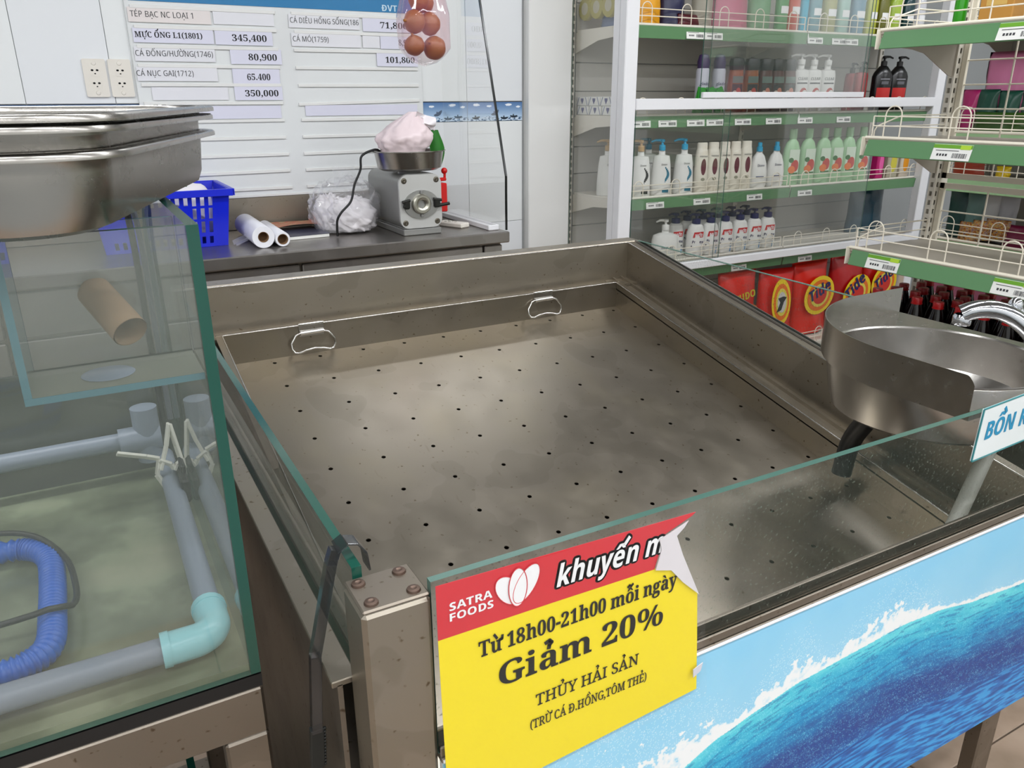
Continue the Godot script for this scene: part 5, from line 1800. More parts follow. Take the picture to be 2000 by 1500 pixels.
func gondola() -> void:
	var t := thing("gondola_shelf", "beige wire-backed gondola shelving with green price rails beside the sink", "shelving")
	gondola_unit(t, 2.20, 2.575, -1.70, 0.3, [1.485, 1.180, 0.838, 0.470], -1.0, M.green_rail)
	for y in [[1.485, [-1.28]], [1.180, [-1.405]], [0.838, [-1.565, -1.16]]]:
		for z in y[1]:
			price_tag(t, Transform3D(Basis(Vector3(0, 0, 1), Vector3(0.30, 0.954, 0), Vector3(-0.954, 0.30, 0)), Vector3(2.1862, y[0] - 0.028, z)), 0.115, 0.044, true, int(-z * 100))
	# uprights
	for z in [-1.715, -0.70, 0.30]:
		var st := S()
		# hollow channel with slots cut through its two visible faces
		var ys := []
		for k in 50:
			ys.append([0.2 + k * 0.030, 0.216 + k * 0.030])
		slotted(st, 0.022, 1.75, [[0.006, 0.016, ys]], 0.002, func(u: float, v: float, w: float) -> Vector3: return Vector3(2.575 + w, v, z + u))
		slotted(st, 0.063, 1.75, [[0.008, 0.017, ys]], 0.002, func(u: float, v: float, w: float) -> Vector3: return Vector3(2.577 + u, v, z + 0.022 - w))
		bc(st, Vector3(2.577, 0.0, z), Vector3(2.640, 1.75, z + 0.002))
		bc(st, Vector3(2.638, 0.0, z + 0.002), Vector3(2.640, 1.75, z + 0.020))
		obj("upright", st, M.shelf_white, t)
	# wire back panels with a flat frame
	for q in [[0.49, 1.025], [1.040, 1.72]]:
		for s in 2:
			var za: float = [-1.690, -0.675][s]
			var zb: float = [-0.702, 0.30][s]
			var fr := S()
			bc(fr, Vector3(2.600, q[0], za), Vector3(2.612, q[0] + 0.018, zb))
			bc(fr, Vector3(2.600, q[1] - 0.018, za), Vector3(2.612, q[1], zb))
			bc(fr, Vector3(2.600, q[0], za), Vector3(2.612, q[1], za + 0.016))
			bc(fr, Vector3(2.600, q[0], zb - 0.016), Vector3(2.612, q[1], zb))
			var y: float = q[0] + 0.075
			while y < q[1] - 0.03:
				tube(fr, [Vector3(2.606, y, za), Vector3(2.606, y, zb)], 0.0028, 6)
				y += 0.0735
			var z := za + 0.165
			while z < zb - 0.05:
				tube(fr, [Vector3(2.606, q[0], z), Vector3(2.606, q[1], z)], 0.0032, 6)
				z += 0.165
			obj("wire_panel", fr, M.wire, t)
	box_part("kick_plate", Vector3(2.24, 0.0, -1.69), Vector3(2.57, 0.12, 0.3), M.shelf_grey, t)
	settle(t, Vector3(2.4, 0, -0.7))
	# second shelving across the aisle, seen through the wires
	var f := thing("far_shelving", "shelving across the aisle seen through the wire back panel", "shelving")
	gondola_unit(f, 3.20, 3.55, -2.10, -0.9, [1.555, 1.165, 0.985, 0.735, 0.40], -1.0, mat(Color(0.55, 0.68, 0.50), 0.4))
	box_part("back_panel", Vector3(3.55, 0.0, -2.10), Vector3(3.57, 1.9, -0.9), M.back_panel, f)
	box_part("upright", Vector3(3.535, 0.0, -2.115), Vector3(3.572, 1.9, -2.10), M.shelf_white, f)
	settle(f, Vector3(3.4, 0, -1.5))

# ------------------------------------------------------------------ goods on the shelves
# bottle turned from a profile; label pieces and lettering sit on its front (+z)
func bottle(called: String, label: String, at: Vector3, turn: float, group: String, prof: Array, sq: Vector2, body: Material, cat := "bottle") -> Node3D:
	var t := thing(called, label, cat, at, turn, group)
	var st := S()
	lathe(st, prof, 22, Transform3D.IDENTITY, sq)
	obj("bottle_body", st, body, t)
	return t

func turned(t: Node3D, called: String, prof: Array, m: Material, sq := Vector2.ONE, at := Vector3.ZERO) -> MeshInstance3D:
	var st := S()
	lathe(st, prof, 18, Transform3D(Basis.IDENTITY, at), sq)
	return obj(called, st, m, t)

func pump(t: Node3D, y: float, m: Material, reach := 0.045, dir := -1.0, r := 0.014) -> void:
	turned(t, "pump_collar", [[r, y], [r, y + 0.020], [r * 0.85, y + 0.023], [0.006, y + 0.024], [0.005, y + 0.034], [r * 0.72, y + 0.036], [r * 0.72, y + 0.046], [0, y + 0.048]], m)
	var st := S()
	tube(st, [Vector3(0, y + 0.042, 0), Vector3(dir * reach * 0.6, y + 0.043, 0), Vector3(dir * reach, y + 0.036, 0)], [0.0065, 0.005, 0.004], 8)
	obj("pump_spout", st, m, t)

# printed patch that follows the front of a squashed round body
func patch(t: Node3D, called: String, poly: PackedVector2Array, m: Material, rx: float, rz: float, lift := 0.0006) -> MeshInstance3D:
	var st := S()
	st.set_smooth_group(1)
	for sl in 12:
		var xa := rx * (sl - 6) / 6.0
		var xb := rx * (sl - 5) / 6.0
		for piece in Geometry2D.intersect_polygons(poly, PackedVector2Array([Vector2(xa, -1), Vector2(xb, -1), Vector2(xb, 1), Vector2(xa, 1)])):
			var idx := Geometry2D.triangulate_polygon(piece)
			for i in range(0, idx.size(), 3):
				var p := []
				for k in 3:
					var v: Vector2 = piece[idx[i + k]]
					var z := rz * sqrt(maxf(0.0, 1.0 - pow(v.x / rx, 2)))
					p.append(Vector3(v.x, v.y, z + lift))
				face(st, p, Vector3(p[0].x, p[0].y, -1))
	st.set_smooth_group(-1)
	return obj(called, st, m, t)

func rect_poly(x0: float, x1: float, y0: float, y1: float, n := 6) -> PackedVector2Array:
	var p := PackedVector2Array()
	for k in n + 1:
		p.append(Vector2(lerpf(x0, x1, float(k) / n), y0))
	for k in n + 1:
		p.append(Vector2(lerpf(x1, x0, float(k) / n), y1))
	return p

func oval(cx: float, cy: float, rx: float, ry: float, n := 16) -> PackedVector2Array:
	var p := PackedVector2Array()
	for k in n:
		p.append(Vector2(cx + cos(TAU * k / n) * rx, cy + sin(TAU * k / n) * ry))
	return p

func dove(label: String, at: Vector3, cap: Material, curl: Material) -> void:
	var t := bottle("pump_bottle", label, at, -0.42, "white pump bottles on the middle shelf", [[0, 0], [0.044, 0.0], [0.047, 0.005], [0.046, 0.06], [0.041, 0.13], [0.036, 0.162], [0.034, 0.168], [0.015, 0.172], [0.014, 0.192], [0, 0.192]], Vector2(1.0, 0.62), M.bottle_white)
	pump(t, 0.190, cap, 0.05)
	var cs := S()
	for k in 14:
		var u := k / 13.0
		bx(cs, Vector3(0.012 * sin(u * 5.0) + 0.014, 0.118 - u * 0.085, 0.0245 + 0.003 * u), Vector3(0.005 + 0.006 * sin(u * PI), 0.0075, 0.0012))
	var co := obj("curl_print", cs, curl, t)
	var rs := S()
	bx(rs, Vector3(0.016, 0.020, 0.0288), Vector3(0.028, 0.014, 0.001))
	obj("print_block", rs, curl, co)
	text("Dove", serif, 0.026, Vector3(-0.006, 0.128, 0.0258), Basis.IDENTITY, M.ink, t, "lettering", 0.0006)

func pouch(called: String, label: String, at: Vector3, turn: float, size: Vector3, m: Material, group: String, sd: int, cat := "pouch") -> Node3D:
	var t := thing(called, label, cat, at, turn, group)
	var nz := FastNoiseLite.new()
	nz.seed = sd
	nz.frequency = 0.15
	var st := S()
	for s in [-1.0, 1.0]:
		surf(st, 14, 14, func(u: float, v: float) -> Vector3:
			var full := sin(PI * clampf(u, 0, 1)) * (1.0 - pow(v, 2.5))
			var z: float = s * size.z * 0.5 * pow(full, 0.6) * (1.0 + 0.25 * nz.get_noise_3d(u * 12, v * 12, s * 9))
			return Vector3((u - 0.5) * size.x * (1.0 - 0.06 * sin(PI * v)) + 0.004 * nz.get_noise_2d(v * 20, u * 5), v * size.y, z), s < 0)
	obj("wrapper", st, m, t)
	return t

func shelf_products() -> void:
	M.bottle_white = mat(Color(0.88, 0.88, 0.86), 0.3)
	M.bottle_warm = mat(Color(0.88, 0.86, 0.80), 0.3)
	var tan_cap := mat(Color(0.72, 0.60, 0.42), 0.35)
	var teal := mat(Color(0.05, 0.42, 0.52), 0.35)
	var sky := mat(Color(0.15, 0.62, 0.78), 0.3)
	var navy := mat(Color(0.05, 0.05, 0.30), 0.35)
	var maroon := mat(Color(0.36, 0.03, 0.14), 0.4)
	var s3 := 0.894
	# -- middle shelf, left to right
	dove("white pump bottle with tan pump and black curl, leftmost on middle shelf", Vector3(2.180, s3, -2.80), tan_cap, M.ink)
	dove("white pump bottle with sky blue pump, second from cabinet post", Vector3(2.295, s3, -2.80), sky, teal)
	dove("white pump bottle with sky blue pump beside the maroon-marked bottles", Vector3(2.422, s3, -2.80), sky, teal)
	dove("white pump bottle with dark teal pump standing behind the others", Vector3(2.300, s3, -2.90), teal, teal)
	dove("white pump bottle with tan pump seen through the cabinet end glass", Vector3(2.085, s3, -2.91), tan_cap, M.ink)
	dove("second tan-pumped white bottle just behind the cabinet post", Vector3(2.155, s3, -2.93), tan_cap, M.ink)
	# maroon oval bottles
	var px := [2.520, 2.588, 2.656, 2.722, 2.790]
	for k in 5:
		var t := bottle("hair_bottle", "white bottle with maroon leaf mark, number %s in its row" % ["one", "two", "three", "four", "five"][k], Vector3(px[k], s3, -2.795), -0.35, "white bottles with maroon marks", [[0, 0], [0.031, 0.0], [0.033, 0.004], [0.032, 0.10], [0.029, 0.165], [0.026, 0.185], [0.024, 0.188], [0.0235, 0.214], [0.021, 0.217], [0, 0.217]], Vector2(1, 0.7), M.bottle_warm)
		patch(t, "leaf_mark", oval(0.004, 0.112, 0.0125, 0.036), maroon, 0.032, 0.0222)
		text("PANTENE", sans, 0.036, Vector3(-0.016, 0.155, 0.0216), Basis.IDENTITY, M.ink_soft, t, "lettering", 0.0005)
		patch(t, "seal_print", oval(0.004, 0.058, 0.010, 0.007), mat(Color(0.55, 0.54, 0.46), 0.5), 0.032, 0.0226)
	# lotion bottles
	for k in 2:
		var t := bottle("lotion_bottle", ["squat white lotion bottle with blue pump left of the green bottles", "squat white lotion bottle with blue pump next to green bottles"][k], Vector3([2.885, 2.998][k], s3, -2.805), -0.35, "squat white lotion bottles", [[0, 0], [0.040, 0], [0.046, 0.012], [0.046, 0.07], [0.040, 0.11], [0.028, 0.145], [0.016, 0.158], [0.014, 0.168], [0, 0.168]], Vector2(1, 0.6), M.bottle_white)
		turned(t, "cap", [[0.015, 0.166], [0.014, 0.185], [0.010, 0.188], [0.010, 0.206], [0, 0.208]], sky)
		text("Dove", serif, 0.034, Vector3(-0.014, 0.098, 0.0260), Basis.IDENTITY, navy, t, "lettering", 0.0006)
		patch(t, "band_print", rect_poly(-0.018, 0.022, 0.046, 0.054), mat(Color(0.25, 0.28, 0.42), 0.5), 0.046, 0.0282)
	# pale green bottles
	var pale := mat(Color(0.62, 0.78, 0.60), 0.3)
	var fruit := mat(Color(0.72, 0.16, 0.08), 0.4)
	var leafy := mat(Color(0.15, 0.40, 0.12), 0.4)
	var gx := [3.105, 3.215, 3.325, 3.415, 3.508, 3.612]
	for k in 6:
		var t := bottle("green_bottle", ["pale green bottle with fruit label nearest the lotion bottles", "pale green bottle with fruit label, second of its row", "pale green bottle with fruit label, third of its row", "pale green bottle with fruit label, fourth of its row", "pale green bottle with fruit label, fifth of its row", "pale green bottle with fruit label next to the pink box"][k], Vector3(gx[k], s3, -2.81), -0.35, "pale green bottles with fruit labels", [[0, 0], [0.040, 0.0], [0.044, 0.006], [0.044, 0.12], [0.040, 0.17], [0.030, 0.20], [0.017, 0.214], [0.017, 0.218], [0.020, 0.220], [0.019, 0.262], [0, 0.264]], Vector2(1, 0.6), pale)
		patch(t, "label_sheet", rect_poly(-0.020, 0.036, 0.05, 0.168), mat(Color(0.80, 0.86, 0.78), 0.4), 0.044, 0.0264)
		patch(t, "fruit_print", oval(0.012, 0.092, 0.022, 0.028), fruit, 0.044, 0.0264, 0.0012)
		patch(t, "fruit_print", oval(-0.004, 0.074, 0.018, 0.018), mat(Color(0.85, 0.42, 0.10), 0.4), 0.044, 0.0264, 0.0016)
		patch(t, "leaf_print", oval(-0.010, 0.118, 0.012, 0.012), leafy, 0.044, 0.0264, 0.0014)
		patch(t, "leaf_print", rect_poly(-0.016, 0.034, 0.052, 0.060), leafy, 0.044, 0.0264, 0.0014)
	var bxs := [["pink_box", "bright pink upright carton beside the green bottles", Color(0.70, 0.05, 0.40), 3.735, 0.055, 0.145], ["grey_tube", "pale grey pouch with yellow print right of the pink carton", Color(0.66, 0.64, 0.56), 3.835, 0.085, 0.14], ["cream_tube", "cream pouch with orange print at the end of middle shelf", Color(0.78, 0.74, 0.68), 3.935, 0.075, 0.14]]
	for q in bxs:
		var t := thing(q[0], q[1], "carton", Vector3(q[3], s3, -2.795))
		box_part("carton_body", Vector3(-q[4] / 2, 0, -0.02), Vector3(q[4] / 2, q[5], 0.02), mat(q[2], 0.4), t, 0.004)
		var pm: Material = mat(Color(0.86, 0.35, 0.62), 0.4) if q[0] == "pink_box" else (mat(Color(0.78, 0.74, 0.25), 0.4) if q[0] == "grey_tube" else mat(Color(0.88, 0.58, 0.08), 0.4))
		var ps := S()
		prism(ps, oval(0.004, q[5] * 0.55, q[4] * 0.28, q[5] * 0.34), 0.0201, 0.0208)
		obj("print", ps, pm, t)
	# -- lower shelf
	var s4 := 0.603
	var wp := bottle("white_pump_bottle", "plain white square-shouldered pump bottle, first on the lower shelf", Vector3(2.345, s4, -2.805), -0.35, "", [[0, 0], [0.058, 0], [0.062, 0.006], [0.062, 0.085], [0.056, 0.108], [0.030, 0.118], [0.017, 0.120], [0.016, 0.134], [0, 0.134]], Vector2(1, 0.6), M.bottle_white)
	pump(wp, 0.132, M.bottle_white, 0.045, -1.0, 0.017)
	text("PANTENE", sans, 0.055, Vector3(-0.026, 0.050, 0.0376), Basis.IDENTITY, M.ink_soft, wp, "lettering", 0.0006)
	var pr := [[2.452, -2.862], [2.522, -2.80], [2.606, -2.795], [2.697, -2.795], [2.792, -2.795], [2.885, -2.795], [2.975, -2.795], [2.555, -2.90], [2.65, -2.90], [2.745, -2.90], [2.84, -2.90], [2.935, -2.90]]
	var proto: Node3D
	var word := ["first", "second", "third", "fourth", "fifth", "sixth", "last"]
	for k in pr.size():
		var at := Vector3(pr[k][0], s4, pr[k][1])
		var lab: String = "white lotion bottle with navy pump and red tab, %s of front row" % word[k] if k < 7 else "white lotion bottle with navy pump in the back row"
		var grp := "white bottles with navy pumps" if k < 7 else "navy-pumped bottles of the back row"
		if k == 0:
			proto = bottle("lotion_pump_bottle", lab, at, -0.35, grp, [[0, 0], [0.040, 0], [0.044, 0.008], [0.044, 0.066], [0.042, 0.105], [0.034, 0.137], [0.022, 0.147], [0.018, 0.149], [0, 0.149]], Vector2(1, 0.68), M.bottle_white)
			pump(proto, 0.147, navy, 0.036, -1.0, 0.020)
			patch(proto, "red_tab", PackedVector2Array([Vector2(-0.022, 0.084), Vector2(0, 0.084), Vector2(0.028, 0.086), Vector2(0.032, 0.112), Vector2(0.015, 0.112), Vector2(-0.016, 0.110)]), mat(Color(0.75, 0.07, 0.08), 0.4), 0.046, 0.0282)
			text("MỚI", sans_b, 0.034, Vector3(-0.012, 0.090, 0.0290), Basis.IDENTITY, M.white_ink, proto, "lettering", 0.0006, 0.15)
			text("Protex", sans_b, 0.054, Vector3(-0.024, 0.060, 0.0286), Basis.IDENTITY, navy, proto, "lettering", 0.0006)
			patch(proto, "dark_band", rect_poly(-0.028, 0.028, 0.041, 0.049), mat(Color(0.06, 0.12, 0.20), 0.4), 0.046, 0.0284)
			patch(proto, "blue_print", PackedVector2Array([Vector2(-0.008, 0.006), Vector2(0.012, 0.006), Vector2(0.028, 0.006), Vector2(0.030, 0.034), Vector2(0.012, 0.024)]), mat(Color(0.30, 0.55, 0.75), 0.4), 0.046, 0.0284)
		else:
			copy(proto, at, -0.35, lab, grp)
	# -- upper shelf behind the frame rail
	var s2 := 1.231
	for k in 2:
		var t := bottle("air_freshener", ["grey and purple spray can leftmost behind the upper glass", "silver spray can with purple cap beside the amber bottles"][k], Vector3([2.495, 2.588][k], s2, -2.80), -0.4, "spray cans on the upper shelf", [[0, 0], [0.027, 0], [0.029, 0.004], [0.029, 0.18], [0.024, 0.19], [0, 0.19]], Vector2.ONE, mat(Color(0.72, 0.72, 0.76), 0.3))
		turned(t, "cap", [[0.025, 0.188], [0.027, 0.215], [0.020, 0.242], [0.006, 0.248], [0, 0.248]], mat(Color(0.22, 0.14, 0.32), 0.35))
		text("glade", serif, 0.04, Vector3(-0.02, 0.12, 0.0295), Basis.IDENTITY, navy, t, "lettering", 0.0006, 0.2)
		patch(t, "violet_print", rect_poly(-0.02, 0.024, 0.03, 0.085), mat(Color(0.40, 0.30, 0.55), 0.4), 0.03, 0.0292)
	for k in 5:
		var amber := k < 2
		var t := bottle("amber_bottle", ["amber bottle with dark cap next to the spray cans", "second amber bottle with dark cap on the upper shelf", "dark fruit-labelled bottle beside the amber ones", "dark fruit-labelled bottle in the middle of its row", "dark fruit-labelled bottle nearest the white pump bottles"][k], Vector3([2.690, 2.783, 2.870, 2.945, 3.020][k], s2, -2.80), -0.4, "capped bottles on the upper shelf", [[0, 0], [0.034, 0], [0.037, 0.008], [0.037, 0.12], [0.033, 0.16], [0.030, 0.185], [0, 0.186]], Vector2(1, 0.65), mat(Color(0.55, 0.30, 0.14) if amber else Color(0.30, 0.14, 0.11), 0.2))
		turned(t, "cap", [[0.032, 0.184], [0.035, 0.215], [0.030, 0.232], [0, 0.238]], mat(Color(0.05, 0.05, 0.05), 0.25), Vector2(1, 0.7))
		patch(t, "label_sheet", rect_poly(-0.022, 0.026, 0.13, 0.158), mat(Color(0.35, 0.42, 0.38), 0.4), 0.04, 0.0262)
		patch(t, "label_sheet", rect_poly(-0.022, 0.026, 0.03, 0.125), mat(Color(0.10, 0.09, 0.08), 0.4), 0.04, 0.0264)
		patch(t, "fruit_print", oval(0.006, 0.092, 0.012, 0.018), mat(Color(0.70, 0.22, 0.16), 0.4) if amber else mat(Color(0.75, 0.45, 0.35), 0.4), 0.04, 0.0264, 0.0014)
		patch(t, "fruit_print", oval(-0.010, 0.086, 0.010, 0.013), mat(Color(0.80, 0.72, 0.66), 0.4), 0.04, 0.0264, 0.0016)
	for k in 3:
		var t := bottle("tall_pump_bottle", ["tall white pump bottle, left of three on the upper shelf", "tall white pump bottle, middle of three on the upper shelf", "tall white pump bottle, right of three on the upper shelf"][k], Vector3([3.105, 3.190, 3.285][k], s2, -2.81), -0.4, "tall white pump bottles", [[0, 0], [0.040, 0], [0.043, 0.006], [0.043, 0.165], [0.038, 0.188], [0.016, 0.194], [0.0155, 0.214], [0, 0.214]], Vector2(1, 0.65), M.bottle_white)
		pump(t, 0.212, M.bottle_white, 0.055, -1.0, 0.017)
		text("CLEAR", sans, 0.046, Vector3(-0.020, 0.145, 0.0284), Basis.IDENTITY, mat(Color(0.15, 0.18, 0.16), 0.5), t, "lettering", 0.0006)
		patch(t, "band_print", rect_poly(-0.022, 0.030, 0.128, 0.134), M.ink_soft, 0.043, 0.0278)
		patch(t, "red_swirl", oval(0.012, 0.085, 0.020, 0.026), mat(Color(0.72, 0.25, 0.22), 0.4), 0.043, 0.0278)
		patch(t, "red_swirl", oval(0.018, 0.080, 0.016, 0.021), M.bottle_white, 0.043, 0.0278, 0.0012)
	for k in 2:
		var t := bottle("red_bottle", ["red bottle with black pump at the edge of upper glass", "darker red pump bottle tucked behind the first red one"][k], Vector3([3.520, 3.575][k], s2, [-2.80, -2.90][k]), 0, "red pump bottles", [[0, 0], [0.038, 0], [0.040, 0.005], [0.040, 0.165], [0.036, 0.18], [0.012, 0.184], [0, 0.184]], Vector2(1, 0.65), mat(Color(0.55, 0.03, 0.06), 0.3))
		pump(t, 0.184, M.dark, 0.035, 1.0, 0.012)
	for k in 2:
		var t := bottle("black_pump_bottle", ["black pump bottle with red panel, left of the pair", "black pump bottle with red panel, right of the pair"][k], Vector3([3.690, 3.812][k], s2, -2.81), -0.4, "black pump bottles", [[0, 0], [0.048, 0], [0.052, 0.006], [0.052, 0.165], [0.044, 0.185], [0.022, 0.212], [0.014, 0.216], [0, 0.216]], Vector2(1, 0.6), mat(Color(0.03, 0.03, 0.035), 0.25))
		pump(t, 0.214, M.dark, 0.045, 1.0, 0.015)
		patch(t, "red_panel", rect_poly(-0.034, 0.040, 0.065, 0.112), mat(Color(0.72, 0.10, 0.08), 0.4), 0.052, 0.0312)
		patch(t, "grey_print", rect_poly(-0.022, 0.028, 0.150, 0.155), mat(Color(0.5, 0.5, 0.52), 0.4), 0.052, 0.0312)
		patch(t, "grey_print", rect_poly(-0.016, 0.022, 0.128, 0.142), mat(Color(0.35, 0.35, 0.37), 0.4), 0.052, 0.0312)
	for k in 3:
		var t := thing("green_clip", "bright green plastic holder leaning by the spray cans, %s one" % ["left", "middle", "right"][k], "holder", Vector3([2.455, 2.51, 2.565][k], s2, -2.764), 0.0, "green plastic holders")
		var st := S()
		bx(st, Vector3(0, 0.055, 0), Vector3(0.052, 0.11, 0.006), 0.002, Basis(Vector3(0, 0, 1), -0.25 + k * 0.2))
		bx(st, Vector3(0.0, 0.085, 0.008), Vector3(0.04, 0.05, 0.012), 0.003, Basis(Vector3(0, 0, 1), 0.3 * k))
		obj("plate", st, mat(Color(0.05, 0.55, 0.06), 0.35), t)
	# soap cartons at the end of the upper shelf
	var sw := [[-3.05, 0, "lower back"], [-2.955, 0, "lower middle"], [-2.86, 0, "lower front"], [-3.055, 1, "upper back"], [-2.965, 1, "upper middle"], [-2.875, 1, "upper front"]]
	for q in sw:
		var t := thing("soap_carton", "small white soap carton with shield mark, %s of the cabinet end stack" % q[2], "carton", Vector3(2.068, s2 + q[1] * 0.038, q[0]), -PI / 2, "stacked soap cartons")
		box_part("carton_body", Vector3(-0.042, 0.0, -0.028), Vector3(0.042, 0.037, 0.028), M.white_plastic, t, 0.002)
		var st := S()
		prism(st, PackedVector2Array([Vector2(-0.010, 0.030), Vector2(0.010, 0.030), Vector2(0.010, 0.022), Vector2(0.0, 0.006), Vector2(-0.010, 0.022)]), 0.0281, 0.0288)
		obj("shield_mark", st, mat(Color(0.30, 0.30, 0.50), 0.4), t)
		for s in [-1.0, 1.0]:
			var ls := S()
			bar(ls, Vector3(s * 0.040, 0.002, 0.0284), Vector3(s * 0.024, 0.035, 0.0284), 0.001, 0.003)
			obj("line_print", ls, mat(Color(0.45, 0.48, 0.62), 0.5), t)
	# -- top shelf: bags and bottles, only their lower halves in view
	var s1 := 1.577
	var G := "goods on the top shelf"
	var tops := [
		["yellow_bag", "yellow snack bag at the left end of top shelf", 2.175, 0.15, Color(0.88, 0.62, 0.05), 41], ["lime_bag", "dark blue bag with green base on the top shelf", 2.31, 0.13, Color(0.10, 0.11, 0.26), 42],
		["pink_pouch", "large pink pouch in the middle of the top shelf", 2.63, 0.21, Color(0.74, 0.36, 0.48), 44], ["green_pouch", "pale green pouch beside the pink one on top shelf", 2.80, 0.13, Color(0.40, 0.60, 0.42), 45],
		["grey_pouch", "grey translucent pouch left of the large pink pouch", 2.47, 0.11, Color(0.60, 0.58, 0.52), 43]]
	for q in tops:
		pouch(q[0], q[1], Vector3(q[2], s1, -2.81), 0.0, Vector3(q[3], 0.26, 0.08), mat(q[4], 0.3), G, q[5])
	var rp := pouch("crumpled_packet", "dark red crumpled packet lying low on the top shelf", Vector3(2.39, s1, -2.785), 0.2, Vector3(0.17, 0.05, 0.03), mat(Color(0.32, 0.04, 0.10), 0.3), G, 48, "packet")
	rp.set_meta("group", G)
	var tb := [["green_red_bottle", "clear green bottle with red base on the top shelf", 2.93, 0.034, Color(0.35, 0.60, 0.38)], ["salmon_bottle", "salmon pink bottle on the top shelf right of the pouches", 3.00, 0.036, Color(0.80, 0.36, 0.30)], ["cyan_bottle", "slim cyan bottle on the top shelf", 3.072, 0.022, Color(0.05, 0.66, 0.78)], ["teal_bottle", "grey teal bottle with white label on the top shelf", 3.14, 0.036, Color(0.40, 0.60, 0.64)], ["khaki_bottle", "khaki bottle with white label on the top shelf", 3.235, 0.040, Color(0.64, 0.64, 0.42)], ["aqua_bottle", "pale aqua bottle with white label on the top shelf", 3.33, 0.036, Color(0.62, 0.76, 0.72)], ["steel_blue_bottle", "steel blue bottle with white cap on the top shelf", 3.43, 0.042, Color(0.36, 0.54, 0.62)], ["yellow_lime_bottle", "lime yellow bottle on the top shelf near the gondola", 3.53, 0.034, Color(0.72, 0.74, 0.22)], ["olive_bottle", "olive bottle on the top shelf behind gondola fence", 3.61, 0.034, Color(0.42, 0.42, 0.14)], ["lime_bottle", "lime bottle with white label behind the gondola fence", 3.70, 0.04, Color(0.62, 0.72, 0.24)], ["dark_teal_bottle", "dark teal bottle on top shelf behind gondola fence", 3.80, 0.036, Color(0.05, 0.22, 0.24)], ["white_grey_bottle", "white and grey bottle at the far end of top shelf", 3.89, 0.034, Color(0.78, 0.78, 0.80)]]
	for q in tb:
		var R: float = q[3]
		var t := bottle(q[0], q[1], Vector3(q[2], s1, -2.80), 0, G, [[0, 0], [R * 0.94, 0], [R, 0.005], [R, 0.15], [R * 0.8, 0.185], [R * 0.4, 0.20], [R * 0.38, 0.22], [0, 0.22]], Vector2(1, 0.7), mat(q[4], 0.22))
		turned(t, "cap", [[R * 0.42, 0.218], [R * 0.42, 0.25], [0, 0.252]], M.bottle_white)
		if R > 0.03:
			patch(t, "label_sheet", rect_poly(-R * 0.65, R * 0.7, 0.075, 0.105), M.white_ink, R, R * 0.7)
	# yellow tape rolls and a blue packet seen through the end glass
	for k in 3:
		var t := thing("tape_roll", "yellowish roll hanging at the top of cabinet end, %s" % ["backmost", "middle", "frontmost"][k], "roll", Vector3(2.05, 1.655, -3.05 + k * 0.085), -PI / 2, "yellowish rolls at the cabinet end")
		var st := S()
		lathe(st, [[0.012, -0.012], [0.044, -0.012], [0.046, -0.008], [0.046, 0.008], [0.044, 0.012], [0.012, 0.012], [0.012, -0.012]], 24, Transform3D(Basis(Vector3(1, 0, 0), Vector3(0, 0, 1), Vector3(0, -1, 0)), Vector3.ZERO))
		obj("roll_body", st, mat(Color(0.66, 0.62, 0.30), 0.3), t)
		var cs := S()
		lathe(cs, [[0, 0.013], [0.018, 0.0135], [0.024, 0.0125]], 18, Transform3D(Basis(Vector3(1, 0, 0), Vector3(0, 0, 1), Vector3(0, -1, 0)), Vector3.ZERO))
		obj("roll_core", cs, mat(Color(0.72, 0.70, 0.60), 0.3), t)
	pouch("blue_packet", "pale blue packet on the top shelf behind the cabinet end glass", Vector3(2.10, s1, -2.90), -1.2, Vector3(0.16, 0.075, 0.05), mat(Color(0.42, 0.48, 0.62), 0.3), "", 61, "packet")
	# -- detergent bags on the base shelf
	var dm := [Color(0.78, 0.10, 0.05), Color(0.76, 0.06, 0.04), Color(0.80, 0.12, 0.05), Color(0.66, 0.04, 0.05), Color(0.72, 0.08, 0.05)]
	var dx := [[2.79, 0.25, 0.385], [3.055, 0.255, 0.36], [3.325, 0.265, 0.375], [3.60, 0.27, 0.39], [3.87, 0.25, 0.375]]
	for k in 5:
		var t := pouch("detergent_bag", ["red detergent bag with folded top nearest the display case", "red detergent bag with yellow ring and tall oval print", "red detergent bag with blue lettering behind the sink", "dark red detergent bag with orange arcs under the shelf", "red detergent bag at the far end of base shelf"][k], Vector3(dx[k][0], 0.121, -2.76 - 0.01 * k), 0.0, Vector3(dx[k][1], dx[k][2], 0.13), mat(dm[k], 0.3), "red detergent bags on the base shelf", 70 + k, "bag")
		t.rotation = Vector3(-0.03, 0.0, [0.02, -0.03, 0.035, -0.03, 0.02][k])
		t.position.y += 0.006
		var w: float = dx[k][1]
		var zf := 0.066
		if k == 0:
			var st := S()
			bx(st, Vector3(0.02, 0.385, 0.0), Vector3(0.17, 0.035, 0.012), 0.004, Basis(Vector3(0, 0, 1), 0.12))
			obj("folded_top", st, mat(Color(0.85, 0.12, 0.06), 0.3), t)
			text("TUDO", sans_b, 0.13, Vector3(-0.07, 0.235, 0.072), Basis(Vector3(0, 0, 1), 0.2), mat(Color(0.75, 0.70, 0.15), 0.4), t, "lettering", 0.002)
			var os := S()
			prism(os, oval(0.03, 0.17, 0.06, 0.05), 0.068, 0.070)
			obj("orange_print", os, mat(Color(0.78, 0.40, 0.14), 0.4), t)
		else:
			var tall := k == 1
			var spin: float = [0, 0.15, 0.35, 0.7, 0.5][k]
			var oc: Vector2 = [Vector2.ZERO, Vector2(-0.02, 0.20), Vector2(0.01, 0.20), Vector2(0.03, 0.17), Vector2(0.0, 0.2)][k]
